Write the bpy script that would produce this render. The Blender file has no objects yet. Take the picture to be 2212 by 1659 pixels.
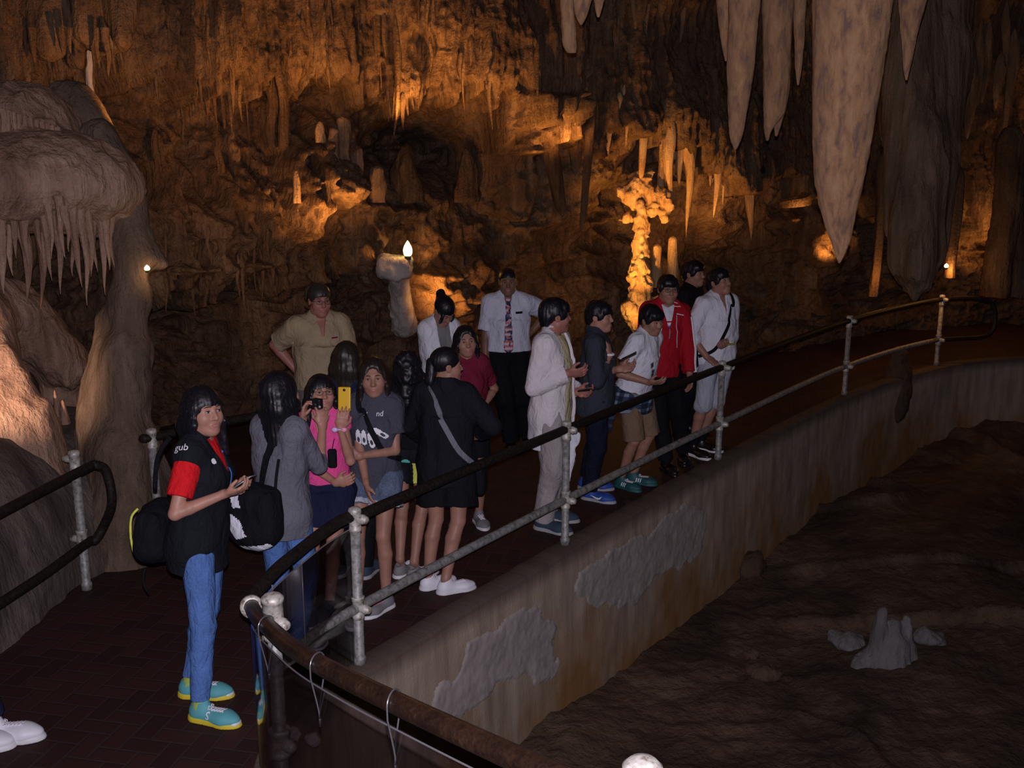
import bpy, math
import numpy as np
from mathutils import Vector, Matrix
from mathutils.bvhtree import BVHTree
C = bpy.context.scene.collection
rad = math.radians
# ---------------------------------------------------------------- camera
FPX, CH, TH = 2300.0, 2.79, rad(12.95)
cF = np.array([0, math.cos(TH), -math.sin(TH)]); cU = np.array([0, math.sin(TH), math.cos(TH)]); cO = np.array([0, 0, CH])
def ray(u, v): return cF + cU*(829.5-v)/FPX + np.array([(u-1106)/FPX, 0, 0])
def G(u, v, z=0.0):
    r = ray(u, v); return cO + r*((z-CH)/r[2])
def P(u, v, d): return cO + ray(u, v)*d
def PY(u, v, y):
    r = ray(u, v); return cO + r*(y/r[1])
def depth(p): return float(np.dot(np.asarray(p, float)-cO, cF))
cam = bpy.data.cameras.new('camera'); cam.sensor_width = 36; cam.lens = 36*FPX/2212; cam.clip_start = .05
co = bpy.data.objects.new('camera', cam); C.objects.link(co); co.location = (0, 0, CH); co.rotation_euler = (rad(90)-TH, 0, 0)
bpy.context.scene.camera = co
vs = bpy.context.scene.view_settings
vs.view_transform = 'Standard'; vs.look = 'None'; vs.gamma = 1; vs.use_curve_mapping = False; vs.exposure = 0
# ---------------------------------------------------------------- noise
def _h(i, j, k, s):
    n = (i*np.uint32(374761393) + j*np.uint32(668265263) + k*np.uint32(2147483647) + np.uint32(s)*np.uint32(1274126177))
    n = (n ^ (n >> np.uint32(13)))*np.uint32(1274126177)
    n = n ^ (n >> np.uint32(16))
    return (n & np.uint32(0xffff)).astype(np.float32)/32767.5 - 1
def vn(x, y, z, s=0):
    x, y, z = np.broadcast_arrays(np.asarray(x, np.float32), np.asarray(y, np.float32), np.asarray(z, np.float32))
    xi, yi, zi = np.floor(x), np.floor(y), np.floor(z)
    fx, fy, fz = x-xi, y-yi, z-zi
    fx = fx*fx*(3-2*fx); fy = fy*fy*(3-2*fy); fz = fz*fz*(3-2*fz)
    a, b, c = (q.astype(np.int64).astype(np.uint32) for q in (xi, yi, zi)); o = np.uint32(1)
    def L(p, q, t): return p+(q-p)*t
    with np.errstate(over='ignore'):
        return L(L(L(_h(a,b,c,s), _h(a+o,b,c,s), fx), L(_h(a,b+o,c,s), _h(a+o,b+o,c,s), fx), fy),
                 L(L(_h(a,b,c+o,s), _h(a+o,b,c+o,s), fx), L(_h(a,b+o,c+o,s), _h(a+o,b+o,c+o,s), fx), fy), fz)
def fbm(x, y, z, s=0, n=4):
    r, a = 0, 1.
    for i in range(n):
        r = r + a*vn(x*2**i, y*2**i, z*2**i, s+i*17); a *= .5
    return r/1.8
def ss(a, b, x):
    t = np.clip((x-a)/(b-a), 0, 1); return t*t*(3-2*t)
# ---------------------------------------------------------------- meshes and objects
def mesh(name, V, Q, smooth=True):
    V = np.asarray(V, np.float32); Q = np.asarray(Q, np.int32)
    me = bpy.data.meshes.new(name); n = Q.shape[1]
    me.vertices.add(len(V)); me.vertices.foreach_set('co', V.ravel())
    me.loops.add(Q.size); me.loops.foreach_set('vertex_index', Q.ravel())
    me.polygons.add(len(Q)); me.polygons.foreach_set('loop_start', np.arange(0, Q.size, n, dtype=np.int32))
    me.polygons.foreach_set('use_smooth', np.full(len(Q), smooth))
    me.update(); me.validate(); return me
class MB:                                   # a bag of faces that becomes one mesh
    def __init__(s): s.v = []; s.f = []
    def add(s, V, F):
        b = len(s.v); s.v += [tuple(map(float, p)) for p in V]; s.f += [tuple(b+i for i in f) for f in F]; return s
    def box(s, c, h, R=None):
        c = Vector(c); R = R or Matrix.Identity(3)
        V = [c + R @ Vector((x*h[0], y*h[1], z*h[2])) for x in (-1, 1) for y in (-1, 1) for z in (-1, 1)]
        return s.add(V, [(0,1,3,2),(4,6,7,5),(0,4,5,1),(2,3,7,6),(0,2,6,4),(1,5,7,3)])
    def tube(s, pts, r, n=12, cap=True):
        pts = [Vector(p) for p in pts]; m = len(pts)
        rs = r if hasattr(r, '__len__') else [r]*m
        up = Vector((0, 0, 1)); V = []; prev = None
        for i, p in enumerate(pts):
            t = (pts[min(i+1, m-1)]-pts[max(i-1, 0)]).normalized()
            if prev is None: a = t.cross(up if abs(t.z) < .9 else Vector((1, 0, 0))).normalized()
            else: a = (prev-t*prev.dot(t)).normalized()
            prev = a; b = t.cross(a)
            for k in range(n):
                q = 2*math.pi*k/n; V.append(p+(a*math.cos(q)+b*math.sin(q))*rs[i])
        F = [(i*n+k, i*n+(k+1) % n, (i+1)*n+(k+1) % n, (i+1)*n+k) for i in range(m-1) for k in range(n)]
        if cap: F += [tuple(range(n-1, -1, -1)), tuple((m-1)*n+k for k in range(n))]
        return s.add(V, F)
    def me(s, name, smooth=True):
        me = bpy.data.meshes.new(name); me.from_pydata(s.v, [], s.f); me.validate()
        me.polygons.foreach_set('use_smooth', [smooth]*len(me.polygons)); me.update(); return me
def obj(name, me, m=None, parent=None):
    if isinstance(me, MB): me = me.me(name)
    o = bpy.data.objects.new(name, me); C.objects.link(o)
    if m is not None:
        if not me.materials: me.materials.append(m)
        else: o.material_slots[0].link = 'OBJECT'; o.material_slots[0].material = m
    if parent: o.parent = parent
    return o
def tag(o, label, cat, group=None):
    o['label'] = label; o['category'] = cat
    if group: o['group'] = group
    return o
def thing(name, label, cat, loc=(0, 0, 0), rz=0, group=None):
    o = bpy.data.objects.new(name, None); C.objects.link(o); o.location = loc; o.rotation_euler = (0, 0, rz)
    o.empty_display_size = .1
    return tag(o, label, cat, group)
def struct(o): o['kind'] = 'structure'; return o
def spline(pts, n=8):                       # Catmull-Rom through points
    pts = [np.array(p, float) for p in pts]; out = []
    for i in range(len(pts)-1):
        a, b, c, d = pts[max(i-1, 0)], pts[i], pts[i+1], pts[min(i+2, len(pts)-1)]
        for k in range(n):
            t = k/n; out.append(.5*((2*b)+(c-a)*t+(2*a-5*b+4*c-d)*t*t+(3*b-a-3*c+d)*t**3))
    return out+[pts[-1]]
# ---------------------------------------------------------------- signed distance shapes -> one skin
def nrm(v): v = np.asarray(v, float); return v/(np.linalg.norm(v)+1e-9)
A3 = lambda *p: np.array(p, np.float32)
def ell(c, r, R=None):
    c = np.asarray(c, np.float32); r = np.asarray(r, np.float32); m = r.max()
    Rm = None if R is None else np.asarray(R, np.float32)
    def f(X):
        q = X-c
        if Rm is not None: q = q @ Rm
        k0 = np.sqrt(((q/r)**2).sum(-1)); k1 = np.sqrt(((q/(r*r))**2).sum(-1))+1e-6
        return k0*(k0-1)/k1
    ext = r if R is None else np.sqrt(((np.asarray(R)*r)**2).sum(1))
    return (c-ext, c+ext, f)
def sph(c, r): return ell(c, (r, r, r))
def cap(a, b, r0, r1=None):                 # tapered capsule
    a = np.asarray(a, np.float32); b = np.asarray(b, np.float32); r1 = r0 if r1 is None else r1
    ab = b-a; L2 = float(ab @ ab)+1e-9; m = max(r0, r1)
    def f(X):
        t = np.clip(((X-a) @ ab)/L2, 0, 1)
        return np.sqrt(((X-a-t[..., None]*ab)**2).sum(-1))-(r0+(r1-r0)*t)
    return (np.minimum(a, b)-m, np.maximum(a, b)+m, f)
def ecap(a, b, q0, q1, side, flat=False):   # tapered capsule / tube with an oval section; side = direction of the first radius
    a = np.asarray(a, np.float32); b = np.asarray(b, np.float32); L = float(np.linalg.norm(b-a))+1e-6; w = (b-a)/L
    u = np.asarray(side, np.float32); u = u-w*float(u @ w); u = u/np.linalg.norm(u); v = np.cross(w, u)
    m = max(q0+q1)
    def f(X):
        d = X-a; t = d @ w; tc = np.clip(t, 0, L); k = tc/L
        ra = q0[0]+(q1[0]-q0[0])*k; rb = q0[1]+(q1[1]-q0[1])*k; rm = np.minimum(ra, rb)
        e = 0 if flat else ((t-tc)/rm)**2
        q = np.sqrt(((d @ u)/ra)**2+((d @ v)/rb)**2+e)
        D = (q-1)*rm
        return np.maximum(D, np.maximum(-t, t-L)) if flat else D
    return (np.minimum(a, b)-m, np.maximum(a, b)+m, f)
def rbox(c, h, R=None, r=.01):
    c = np.asarray(c, np.float32); h = np.asarray(h, np.float32); Rm = np.eye(3, dtype=np.float32) if R is None else np.asarray(R, np.float32)
    def f(X):
        q = np.abs((X-c) @ Rm)-(h-r)
        return np.sqrt((np.maximum(q, 0)**2).sum(-1))+np.minimum(q.max(-1), 0)-r
    ext = (np.abs(Rm)*h).sum(1)
    return (c-ext, c+ext, f)
def half(p, n):                             # half-space: inside is behind n
    p = np.asarray(p, np.float32); n = nrm(n).astype(np.float32)
    return (None, None, lambda X: (X-p) @ n)
class SDF:
    def __init__(s): s.ops = []; s.nz = None
    def u(s, pr, k=.02): s.ops.append(('u', pr, k)); return s
    def sub(s, pr, k=.008): s.ops.append(('s', pr, k)); return s
    def cut(s, pr, k=.002): s.ops.append(('i', pr, k)); return s
    def noise(s, f): s.ops.append(('n', f, 0)); return s
    def me(s, name, h):
        us = [o[1] for o in s.ops if o[0] == 'u']; pad = 4*h+.012
        lo = np.min([p[0] for p in us], 0)-pad; hi = np.max([p[1] for p in us], 0)+pad
        n = np.ceil((hi-lo)/h).astype(int)+1
        ax = [(lo[i]+h*np.arange(n[i])).astype(np.float32) for i in range(3)]
        D = np.full(n, 1., np.float32)
        for op, pr, k in s.ops:
            if op == 'n':
                m = np.abs(D) < .12; ix = np.nonzero(m)
                D[m] += pr(np.stack([ax[i][ix[i]] for i in range(3)], -1)); continue
            if pr[0] is None: sl = [slice(0, n[i]) for i in range(3)]
            else:
                g = k+3*h
                sl = [slice(max(0, int((pr[0][i]-g-lo[i])/h)), min(n[i], int((pr[1][i]+g-lo[i])/h)+2)) for i in range(3)]
            if any(q.start >= q.stop for q in sl): continue
            sl = tuple(sl)
            X = np.stack(np.meshgrid(*[ax[i][sl[i]] for i in range(3)], indexing='ij'), -1)
            d = pr[2](X).astype(np.float32); a = D[sl]
            if op == 'u': D[sl] = np.minimum(a, d)-(np.maximum(k-np.abs(a-d), 0)**2)/(4*k+1e-9)
            else:
                if op == 's': d = -d
                D[sl] = np.maximum(a, d)+(np.maximum(k-np.abs(a-d), 0)**2)/(4*k+1e-9)
        return snet(name, D, lo, h)
_E = [((0,0,0),(1,0,0)),((0,1,0),(1,1,0)),((0,0,1),(1,0,1)),((0,1,1),(1,1,1)),((0,0,0),(0,1,0)),((1,0,0),(1,1,0)),((0,0,1),(0,1,1)),((1,0,1),(1,1,1)),
      ((0,0,0),(0,0,1)),((1,0,0),(1,0,1)),((0,1,0),(0,1,1)),((1,1,0),(1,1,1))]
def snet(name, D, lo, h):
    S = D < 0; n = np.array(D.shape)
    c = np.zeros(n-1, np.int8)
    for i in (0, 1):
        for j in (0, 1):
            for k in (0, 1): c += S[i:n[0]-1+i, j:n[1]-1+j, k:n[2]-1+k]
    act = (c > 0) & (c < 8); I, J, K = np.nonzero(act)
    idx = np.full(act.shape, -1, np.int32); idx[I, J, K] = np.arange(len(I))
    acc = np.zeros((len(I), 3), np.float32); cnt = np.zeros(len(I), np.float32)
    for a, b in _E:
        va = D[I+a[0], J+a[1], K+a[2]]; vb = D[I+b[0], J+b[1], K+b[2]]
        m = (va < 0) != (vb < 0); t = np.where(m, va/np.where(m, va-vb, 1), 0)
        for q in range(3): acc[:, q] += np.where(m, a[q]+(b[q]-a[q])*t, 0)
        cnt += m
    V = np.asarray(lo, np.float32)+h*(np.stack([I, J, K], -1)+acc/np.maximum(cnt, 1)[:, None])
    Qs = []
    for ax in range(3):
        b, c2 = (ax+1) % 3, (ax+2) % 3
        s0 = [slice(None)]*3; s1 = [slice(None)]*3; s0[ax] = slice(0, -1); s1[ax] = slice(1, None)
        A, B = S[tuple(s0)], S[tuple(s1)]
        for flip in (0, 1):
            e = np.argwhere((A & ~B) if not flip else (~A & B))
            e = e[(e[:, b] > 0) & (e[:, c2] > 0) & (e[:, b] < n[b]-1) & (e[:, c2] < n[c2]-1)]
            q = []
            for db, dc in ((1, 1), (0, 1), (0, 0), (1, 0)):
                w = e.copy(); w[:, b] -= db; w[:, c2] -= dc; q.append(idx[w[:, 0], w[:, 1], w[:, 2]])
            q = np.stack(q, -1); Qs.append(q if not flip else q[:, ::-1])
    return mesh(name, V, np.concatenate(Qs))
# ---------------------------------------------------------------- materials
def mat(name, col=(.5, .5, .5), rough=.6, metal=0, spec=.5, emit=None, es=0, **kw):
    m = bpy.data.materials.new(name); m.use_nodes = True; b = m.node_tree.nodes['Principled BSDF']
    b.inputs['Base Color'].default_value = (*col, 1); b.inputs['Roughness'].default_value = rough
    b.inputs['Metallic'].default_value = metal; b.inputs['Specular IOR Level'].default_value = spec
    if emit: b.inputs['Emission Color'].default_value = (*emit, 1); b.inputs['Emission Strength'].default_value = es
    for k, v in kw.items(): b.inputs[k.replace('_', ' ')].default_value = v
    return m
class NT:
    def __init__(s, m): s.t = m.node_tree; s.b = s.t.nodes['Principled BSDF']
    def n(s, ty, ins=None, **kw):
        x = s.t.nodes.new(ty)
        for k, v in kw.items(): setattr(x, k, v)
        for k, v in (ins or {}).items():
            if hasattr(v, 'is_output') or isinstance(v, bpy.types.NodeSocket): s.t.links.new(v, x.inputs[k])
            else: x.inputs[k].default_value = v
        return x
    def math(s, op, a, b=0., c=0.):
        return s.n('ShaderNodeMath', {0: a, 1: b, 2: c}, operation=op).outputs[0]
    def coord(s, sc=(1, 1, 1), kind='Object'):
        t = s.n('ShaderNodeTexCoord'); return s.n('ShaderNodeMapping', {'Vector': t.outputs[kind], 'Scale': sc}).outputs[0]
    def noise(s, vec, sc, det=4, ro=.55, dist=0):
        return s.n('ShaderNodeTexNoise', {'Vector': vec, 'Scale': sc, 'Detail': det, 'Roughness': ro, 'Distortion': dist}).outputs[0]
    def ramp(s, fac, cols):
        r = s.n('ShaderNodeValToRGB', {'Fac': fac}); e = r.color_ramp.elements
        while len(e) < len(cols): e.new(.5)
        for i, (p, c) in enumerate(cols): e[i].position = p; e[i].color = (*c, 1)
        return r.outputs[0]
    def mix(s, fac, a, b, mode='MIX'):
        x = s.n('ShaderNodeMix', data_type='RGBA', blend_type=mode)
        for k, v in ((0, fac), (6, a), (7, b)):
            if isinstance(v, bpy.types.NodeSocket): s.t.links.new(v, x.inputs[k])
            else: x.inputs[k].default_value = (*v, 1) if isinstance(v, tuple) else v
        return x.outputs[2]
    def set(s, k, v): s.t.links.new(v, s.b.inputs[k])
    def bump(s, h, st=.5, d=.02, prev=None):
        ins = {'Height': h, 'Strength': st, 'Distance': d}
        if prev is not None: ins['Normal'] = prev
        return s.n('ShaderNodeBump', ins).outputs[0]
def rock(name, c0, c1, c2, sc=1., streak=.6, rough=.75, bd=.05, spec=.3, vb=.7):
    m = mat(name, c1, rough, spec=spec); t = NT(m)
    v = t.coord((1, 1, .35)); st = t.coord((1, 1, .07)); w = t.coord()
    a = t.noise(v, 2.2*sc, 6, .62, .4); b = t.noise(st, 14*sc, 4, .6); f = t.noise(w, 26*sc, 5, .65)
    s = t.math('ADD', t.math('MULTIPLY', a, 1-streak*.5), t.math('MULTIPLY', b, streak*.5))
    t.set('Base Color', t.mix(t.math('MULTIPLY', f, .5), t.ramp(s, [(.34, c0), (.5, c1), (.66, c2)]), c0, 'MIX'))
    n = t.bump(b, vb, bd*1.2); n = t.bump(f, .8, bd*.55, n); t.set('Normal', n)
    return m
def cloth(name, col, var=.12, rough=.85, sc=220, bd=.0015):
    m = mat(name, col, rough, spec=.15); t = NT(m); v = t.coord()
    a = t.noise(v, sc, 2, .5); b = t.noise(v, 9, 3)
    k = t.math('ADD', t.math('MULTIPLY', a, .6), t.math('MULTIPLY', b, .4))
    lo = tuple(x*(1-var) for x in col); hi = tuple(min(1, x*(1+var)) for x in col)
    f = t.noise(t.coord((1, 1, .55)), 15, 3, .6, .6)
    t.set('Base Color', t.ramp(k, [(.35, lo), (.65, hi)])); t.set('Normal', t.bump(a, .5, bd, t.bump(f, .7, .035)))
    return m
rng = np.random.default_rng(11)
M = {}
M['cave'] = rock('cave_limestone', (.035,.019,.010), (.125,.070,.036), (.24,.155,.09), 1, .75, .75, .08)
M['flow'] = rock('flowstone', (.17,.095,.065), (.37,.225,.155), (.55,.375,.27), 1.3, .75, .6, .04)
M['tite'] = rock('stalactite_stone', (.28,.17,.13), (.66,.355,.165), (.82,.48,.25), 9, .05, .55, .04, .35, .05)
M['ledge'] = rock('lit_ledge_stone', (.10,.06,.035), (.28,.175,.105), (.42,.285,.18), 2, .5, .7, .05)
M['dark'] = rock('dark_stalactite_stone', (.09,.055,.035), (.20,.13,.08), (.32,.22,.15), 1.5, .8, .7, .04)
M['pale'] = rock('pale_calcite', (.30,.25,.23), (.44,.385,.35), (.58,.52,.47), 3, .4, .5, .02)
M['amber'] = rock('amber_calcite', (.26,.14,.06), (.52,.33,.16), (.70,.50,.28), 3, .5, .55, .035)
M['mud'] = rock('cave_clay', (.034,.021,.012), (.098,.060,.036), (.175,.115,.075), .7, .25, .85, .05)
# ------------------------------------------------------------- back wall
PLAN = spline([(-4.7,6.3),(-4.3,8.6),(-3.2,10.2),(-1.8,11.2),(-.3,11.9),(1.2,12.6),(2.6,13.4),(4.2,14.6),(6.0,15.9),(8.2,16.3),(9.8,14.8),(10.7,11.5),(10.9,7),(10.9,2.5)], 24)
PLAN = np.array(PLAN); SEG = np.linalg.norm(np.diff(PLAN, axis=0), axis=1); SL = np.concatenate([[0], np.cumsum(SEG)])
def wall_sz(u, v):
    r = ray(u, v); best = None
    for i in range(len(PLAN)-1):
        p, q = PLAN[i], PLAN[i+1]; e = q-p
        A = np.array([[r[0], -e[0]], [r[1], -e[1]]])
        if abs(np.linalg.det(A)) < 1e-9: continue
        k, t = np.linalg.solve(A, p)
        if k > 0 and -1e-6 <= t <= 1 and (best is None or k < best[0]): best = (k, SL[i]+t*SEG[i], CH+k*r[2])
    return best[1], best[2]
ds = .019
Sg = np.arange(0, SL[-1], ds); Zg = np.arange(-1.3, 5.45, ds)
px = np.interp(Sg, SL, PLAN[:, 0]); py = np.interp(Sg, SL, PLAN[:, 1])
tx = np.gradient(px); ty = np.gradient(py); tl = np.hypot(tx, ty); nx, ny = ty/tl, -tx/tl
S, Z = np.meshgrid(Sg, Zg, indexing='ij')
D = .34*fbm(S*.75, Z*.8, 0, 3, 3)+.16*fbm(S*2.1, Z*1.3, 0, 5, 3)
wob = .35*fbm(S*1.5, Z*1.2, 0, 9, 2)
flute = 1-np.abs(vn(S*6+wob*3, Z*.55, 0, 21)); fl2 = 1-np.abs(vn(S*15+wob*5, Z*.9, 0, 22))
def band(pts, jag=.28, seed=1):
    q = np.array([wall_sz(u, v) for u, v in pts]); o = np.argsort(q[:, 0])
    zb = np.interp(Sg, q[o, 0], q[o, 1])
    j = jag*np.abs(vn(Sg*5.5, 0, 0, seed))+jag*.7*np.abs(vn(Sg*13, 0, 0, seed+1))+.18*vn(Sg*1.3, 0, 0, seed+2)
    return (zb+j-.1)[:, None], q[o[0], 0], q[o[-1], 0]
up, a, b = band([(60,200),(350,240),(560,190),(640,255),(760,235),(880,270),(960,225),(1060,225),(1150,300),(1250,360),(1320,325),(1400,345),(1480,400),(1560,410),(1650,420),(1750,430),(1900,540),(2100,480)], .34, 31)
above = ss(-.05, .04, Z-up)
D += above*(.34+.10*np.clip(1.2-(Z-up), 0, 1.2))
fl3 = 1-np.abs(vn(S*31+wob*4, Z*2.2, 0, 23))
D += above*(.16*flute+.08*fl2+.035*fl3) + (1-above)*(.05*flute+.03*fl2)
t2, a, b = band([(300,640),(420,640),(520,630),(600,655),(680,600)], .30, 41)
w2 = ss(a-.2, a+.3, S)*(1-ss(b-.3, b+.2, S))
in2 = ss(-.04, .04, Z-t2)*(1-ss(.8, 1.5, Z-t2))
D += w2*in2*(.36+.10*flute+.05*fl2); D -= w2*(1-ss(-.04, .04, Z-t2))*.35
t3, a, b = band([(560,330),(660,300),(760,300),(830,330)], .2, 51)
# layered ledges (lower middle of the wall)
led = 1-np.abs(vn(S*1.1+wob, Z*4.6+.5*fbm(S*2, Z, 0, 66, 2), 0, 61)); knob = vn(S*7, Z*7, 0, 62)+.6*vn(S*15, Z*15, 0, 63)
low = 1-above
D += low*(.17*led**2+.065*knob+.03*(1-np.abs(vn(S*18, Z*26, 0, 64))))
def feat(u, v, wu, wv, amp, box=0):
    global D
    s, z = wall_sz(u, v); s1, _ = wall_sz(u+wu, v); _, z1 = wall_sz(u, v-wv); a = abs(s1-s); b = abs(z1-z)
    if box: m = (1-ss(.85, 1.1, np.abs(S-s)/a+.08*vn(Z*6, S*6, 0, 8)))*(1-ss(.9, 1.1, np.abs(Z-z)/b+.06*vn(S*6, Z*6, 0, 9)))
    else: m = np.exp(-(((S-s)/a)**2+((Z-z)/b)**2))
    D = D+amp*m*(1 if box else 1+.35*knob)
feat(870, 320, 95, 60, -.95); feat(960, 330, 60, 55, -.6); feat(640, 205, 60, 40, -.25); feat(1010, 400, 50, 90, -.3)
feat(690, 320, 90, 60, .45); feat(640, 400, 90, 55, .45); feat(720, 420, 80, 60, .4); feat(800, 480, 90, 60, .35)
feat(980, 620, 75, 75, .45); feat(930, 600, 40, 30, .25); feat(1020, 580, 30, 50, .2)
feat(1100, 270, 52, 62, .40, 1); feat(1162, 110, 20, 110, .42, 1); feat(1160, 265, 18, 40, .32, 1); feat(1085, 400, 50, 70, .15, 1)
feat(1115, 500, 30, 70, .3); feat(1330, 460, 60, 100, -.6); feat(1500, 560, 120, 90, -.35); feat(400, 760, 170, 110, -.7)
feat(1180, 620, 80, 90, -.2); feat(750, 620, 120, 60, .12); feat(520, 540, 150, 60, .2); feat(880, 110, 40, 40, -.2)
D += .022*vn(S*22, Z*16, 0, 71)+.012*vn(S*40, Z*34, 0, 72)
W = np.stack([px[:, None]+nx[:, None]*D, py[:, None]+ny[:, None]*D, Z+.05*vn(S*4, Z*4, 0, 77)], -1)
n0, n1 = S.shape; I = np.arange(n0*n1).reshape(n0, n1)
Qd = np.stack([I[:-1, :-1], I[1:, :-1], I[1:, 1:], I[:-1, 1:]], -1).reshape(-1, 4)
struct(obj('wall_back', mesh('wall_back', W.reshape(-1, 3), Qd), M['cave']))
def on_wall(u, v, off=0.):                  # a point of the displaced wall
    s, z = wall_sz(u, v); i = min(int(s/ds), n0-1); r = ray(u, v)
    col = W[i]; j = int(np.argmin(np.abs(col[:, 2]-z)))
    return PY(u, v, col[j, 1]-off*r[1]/np.hypot(r[0], r[1]))
# ceiling
gx = np.arange(-6.2, 12.2, .12); gy = np.arange(-1, 18, .12); X, Y = np.meshgrid(gx, gy, indexing='ij')
cz = 5.05+.35*fbm(X*.6, Y*.6, 0, 81, 3)-.1*np.abs(vn(X*3, Y*3, 0, 82)); I = np.arange(X.size).reshape(X.shape)
struct(obj('ceiling', mesh('ceiling', np.stack([X, Y, cz], -1).reshape(-1, 3), np.stack([I[:-1, :-1], I[:-1, 1:], I[1:, 1:], I[1:, :-1]], -1).reshape(-1, 4)), M['cave']))
# ------------------------------------------------------------- stalactites
def tite(name, root, tip, r0, m, label, group=None, n=26, k=24, spind=0., power=.8, rough=.16, blunt=.0, seed=None, lab_cat='stalactite', r1=0.0, oval=1., flutes=3.2):
    seed = int(rng.integers(1e6)) if seed is None else seed
    root = np.asarray(root, float); tip = np.asarray(tip, float); L = np.linalg.norm(tip-root)
    t = np.linspace(0, 1, k)[:, None]; q = np.linspace(0, 2*np.pi, n, endpoint=False)[None]
    prof = r1+(r0-r1)*(1-t)**power if not blunt else r1+(r0-r1)*np.sqrt(np.clip(1-t**blunt, 0, 1))
    if r1 > 0: prof = prof*np.sqrt(np.clip(1-np.clip((t-.9)/.1, 0, 1)**2, .0, 1))
    if spind: prof = prof*np.minimum(1, (t+.0)/spind)**.6
    prof = np.maximum(prof, .0015)
    lx, ly = np.cos(q), np.sin(q); hgt = t*L
    rr = prof*(1+rough*vn(lx*flutes/2+seed % 97, ly*flutes/2, hgt*1.1, seed)+rough*.6*vn(lx*2.6+seed % 97, ly*2.6, hgt*6, seed+1)+rough*.25*vn(lx*5, ly*5, hgt*22, seed+2))
    bend = .05*L*(vn(t*1.7, seed % 91, 0, seed+3))*np.sin(np.pi*t)
    V = np.stack([root[0]+(tip[0]-root[0])*t+rr*lx*oval+bend, root[1]+(tip[1]-root[1])*t+rr*ly+bend*.4, root[2]+(tip[2]-root[2])*t+0*q], -1).reshape(-1, 3)
    I = np.arange(n*k).reshape(k, n); J = np.roll(I, -1, 1)
    Q = np.stack([I[:-1], I[1:], J[1:], J[:-1]], -1).reshape(-1, 4)
    if tip[2] > root[2]: Q = Q[:, ::-1]
    o = obj(name, mesh(name, V, Q), m)
    if label: tag(o, label, lab_cat, group)
    return o
def up_to(p, z): q = np.array(p, float); q[2] = z; return q
CZ = 5.1
def prof_tite(rows, d, label, m='tite', n=56, k=110, seed=1, rough=.05, fl=2.5, blunt=.02):
    """stalactite given by its left and right outline where it shows, grown on up to the ceiling"""
    c = []; 
    y0 = P(rows[-1][1], rows[-1][0], d)[1]
    for v, a, b in rows: p = PY((a+b)/2, v, y0); c.append((p[2], p[0], (b-a)/2300*depth(p)/2))
    c = np.array(c); g = c[0]-c[1]; h = (CZ+.25-c[0, 0]); sl = np.clip(g[1:]/max(g[0], .05), -.3, .3)*[.3, .45]
    c = np.vstack([[CZ+.25, c[0, 1]+sl[0]*h, c[0, 2]+sl[1]*h+.04], c]); zt = np.linspace(c[0, 0], c[-1, 0], k); o = np.argsort(c[:, 0])
    X = np.interp(zt, c[o, 0], c[o, 1])[:, None]; Rr = np.maximum(np.interp(zt, c[o, 0], c[o, 2]), .002)[:, None]
    for _ in range(1): X[1:-1] = (X[:-2]+2*X[1:-1]+X[2:])/4; Rr[1:-1] = (Rr[:-2]+2*Rr[1:-1]+Rr[2:])/4
    q = np.linspace(0, 2*np.pi, n, endpoint=False)[None]; lx, ly = np.cos(q), np.sin(q); Zt = zt[:, None]
    rr = Rr*(1+rough*vn(lx*fl+seed, ly*fl, Zt*1.2, seed)+rough*.6*vn(lx*5+seed, ly*5, Zt*4, seed+1))+.004*vn(lx*9+seed, ly*9, Zt*26, seed+2)*np.clip(Rr/.05, 0, 1)
    V = np.stack([X+rr*lx, y0+rr*ly*.9, Zt+0*q], -1).reshape(-1, 3); I = np.arange(n*k).reshape(k, n); J = np.roll(I, -1, 1)
    return tag(obj('stalactite', mesh('stalactite', V, np.stack([I[:-1], I[1:], J[1:], J[:-1]], -1).reshape(-1, 4)), M[m]), label, 'stalactite')
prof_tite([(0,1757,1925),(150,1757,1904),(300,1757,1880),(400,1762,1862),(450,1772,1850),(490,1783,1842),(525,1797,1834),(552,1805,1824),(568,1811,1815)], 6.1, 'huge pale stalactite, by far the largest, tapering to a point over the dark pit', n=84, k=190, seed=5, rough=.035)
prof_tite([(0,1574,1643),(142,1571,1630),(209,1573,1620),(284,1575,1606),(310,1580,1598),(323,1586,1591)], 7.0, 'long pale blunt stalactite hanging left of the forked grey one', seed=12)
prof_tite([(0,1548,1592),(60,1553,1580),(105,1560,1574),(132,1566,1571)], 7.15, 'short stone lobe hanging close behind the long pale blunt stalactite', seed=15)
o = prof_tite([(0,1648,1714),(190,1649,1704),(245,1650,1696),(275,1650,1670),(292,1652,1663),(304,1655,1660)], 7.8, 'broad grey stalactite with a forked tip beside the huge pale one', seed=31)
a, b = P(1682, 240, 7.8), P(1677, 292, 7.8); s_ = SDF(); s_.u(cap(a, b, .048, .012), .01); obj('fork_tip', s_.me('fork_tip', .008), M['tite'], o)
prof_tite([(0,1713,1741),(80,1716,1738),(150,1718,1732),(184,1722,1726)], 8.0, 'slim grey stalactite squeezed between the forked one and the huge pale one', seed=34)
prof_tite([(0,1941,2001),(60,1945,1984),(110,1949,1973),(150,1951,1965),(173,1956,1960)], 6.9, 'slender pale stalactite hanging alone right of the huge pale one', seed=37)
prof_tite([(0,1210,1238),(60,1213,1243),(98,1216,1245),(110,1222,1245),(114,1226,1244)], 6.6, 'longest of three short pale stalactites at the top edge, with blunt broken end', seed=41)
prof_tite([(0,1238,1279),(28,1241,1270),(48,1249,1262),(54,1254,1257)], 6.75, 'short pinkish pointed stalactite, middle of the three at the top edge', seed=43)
prof_tite([(0,1283,1305),(22,1286,1299),(37,1290,1295)], 6.8, 'smallest of three short pale stalactites at the top edge', seed=47)
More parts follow.
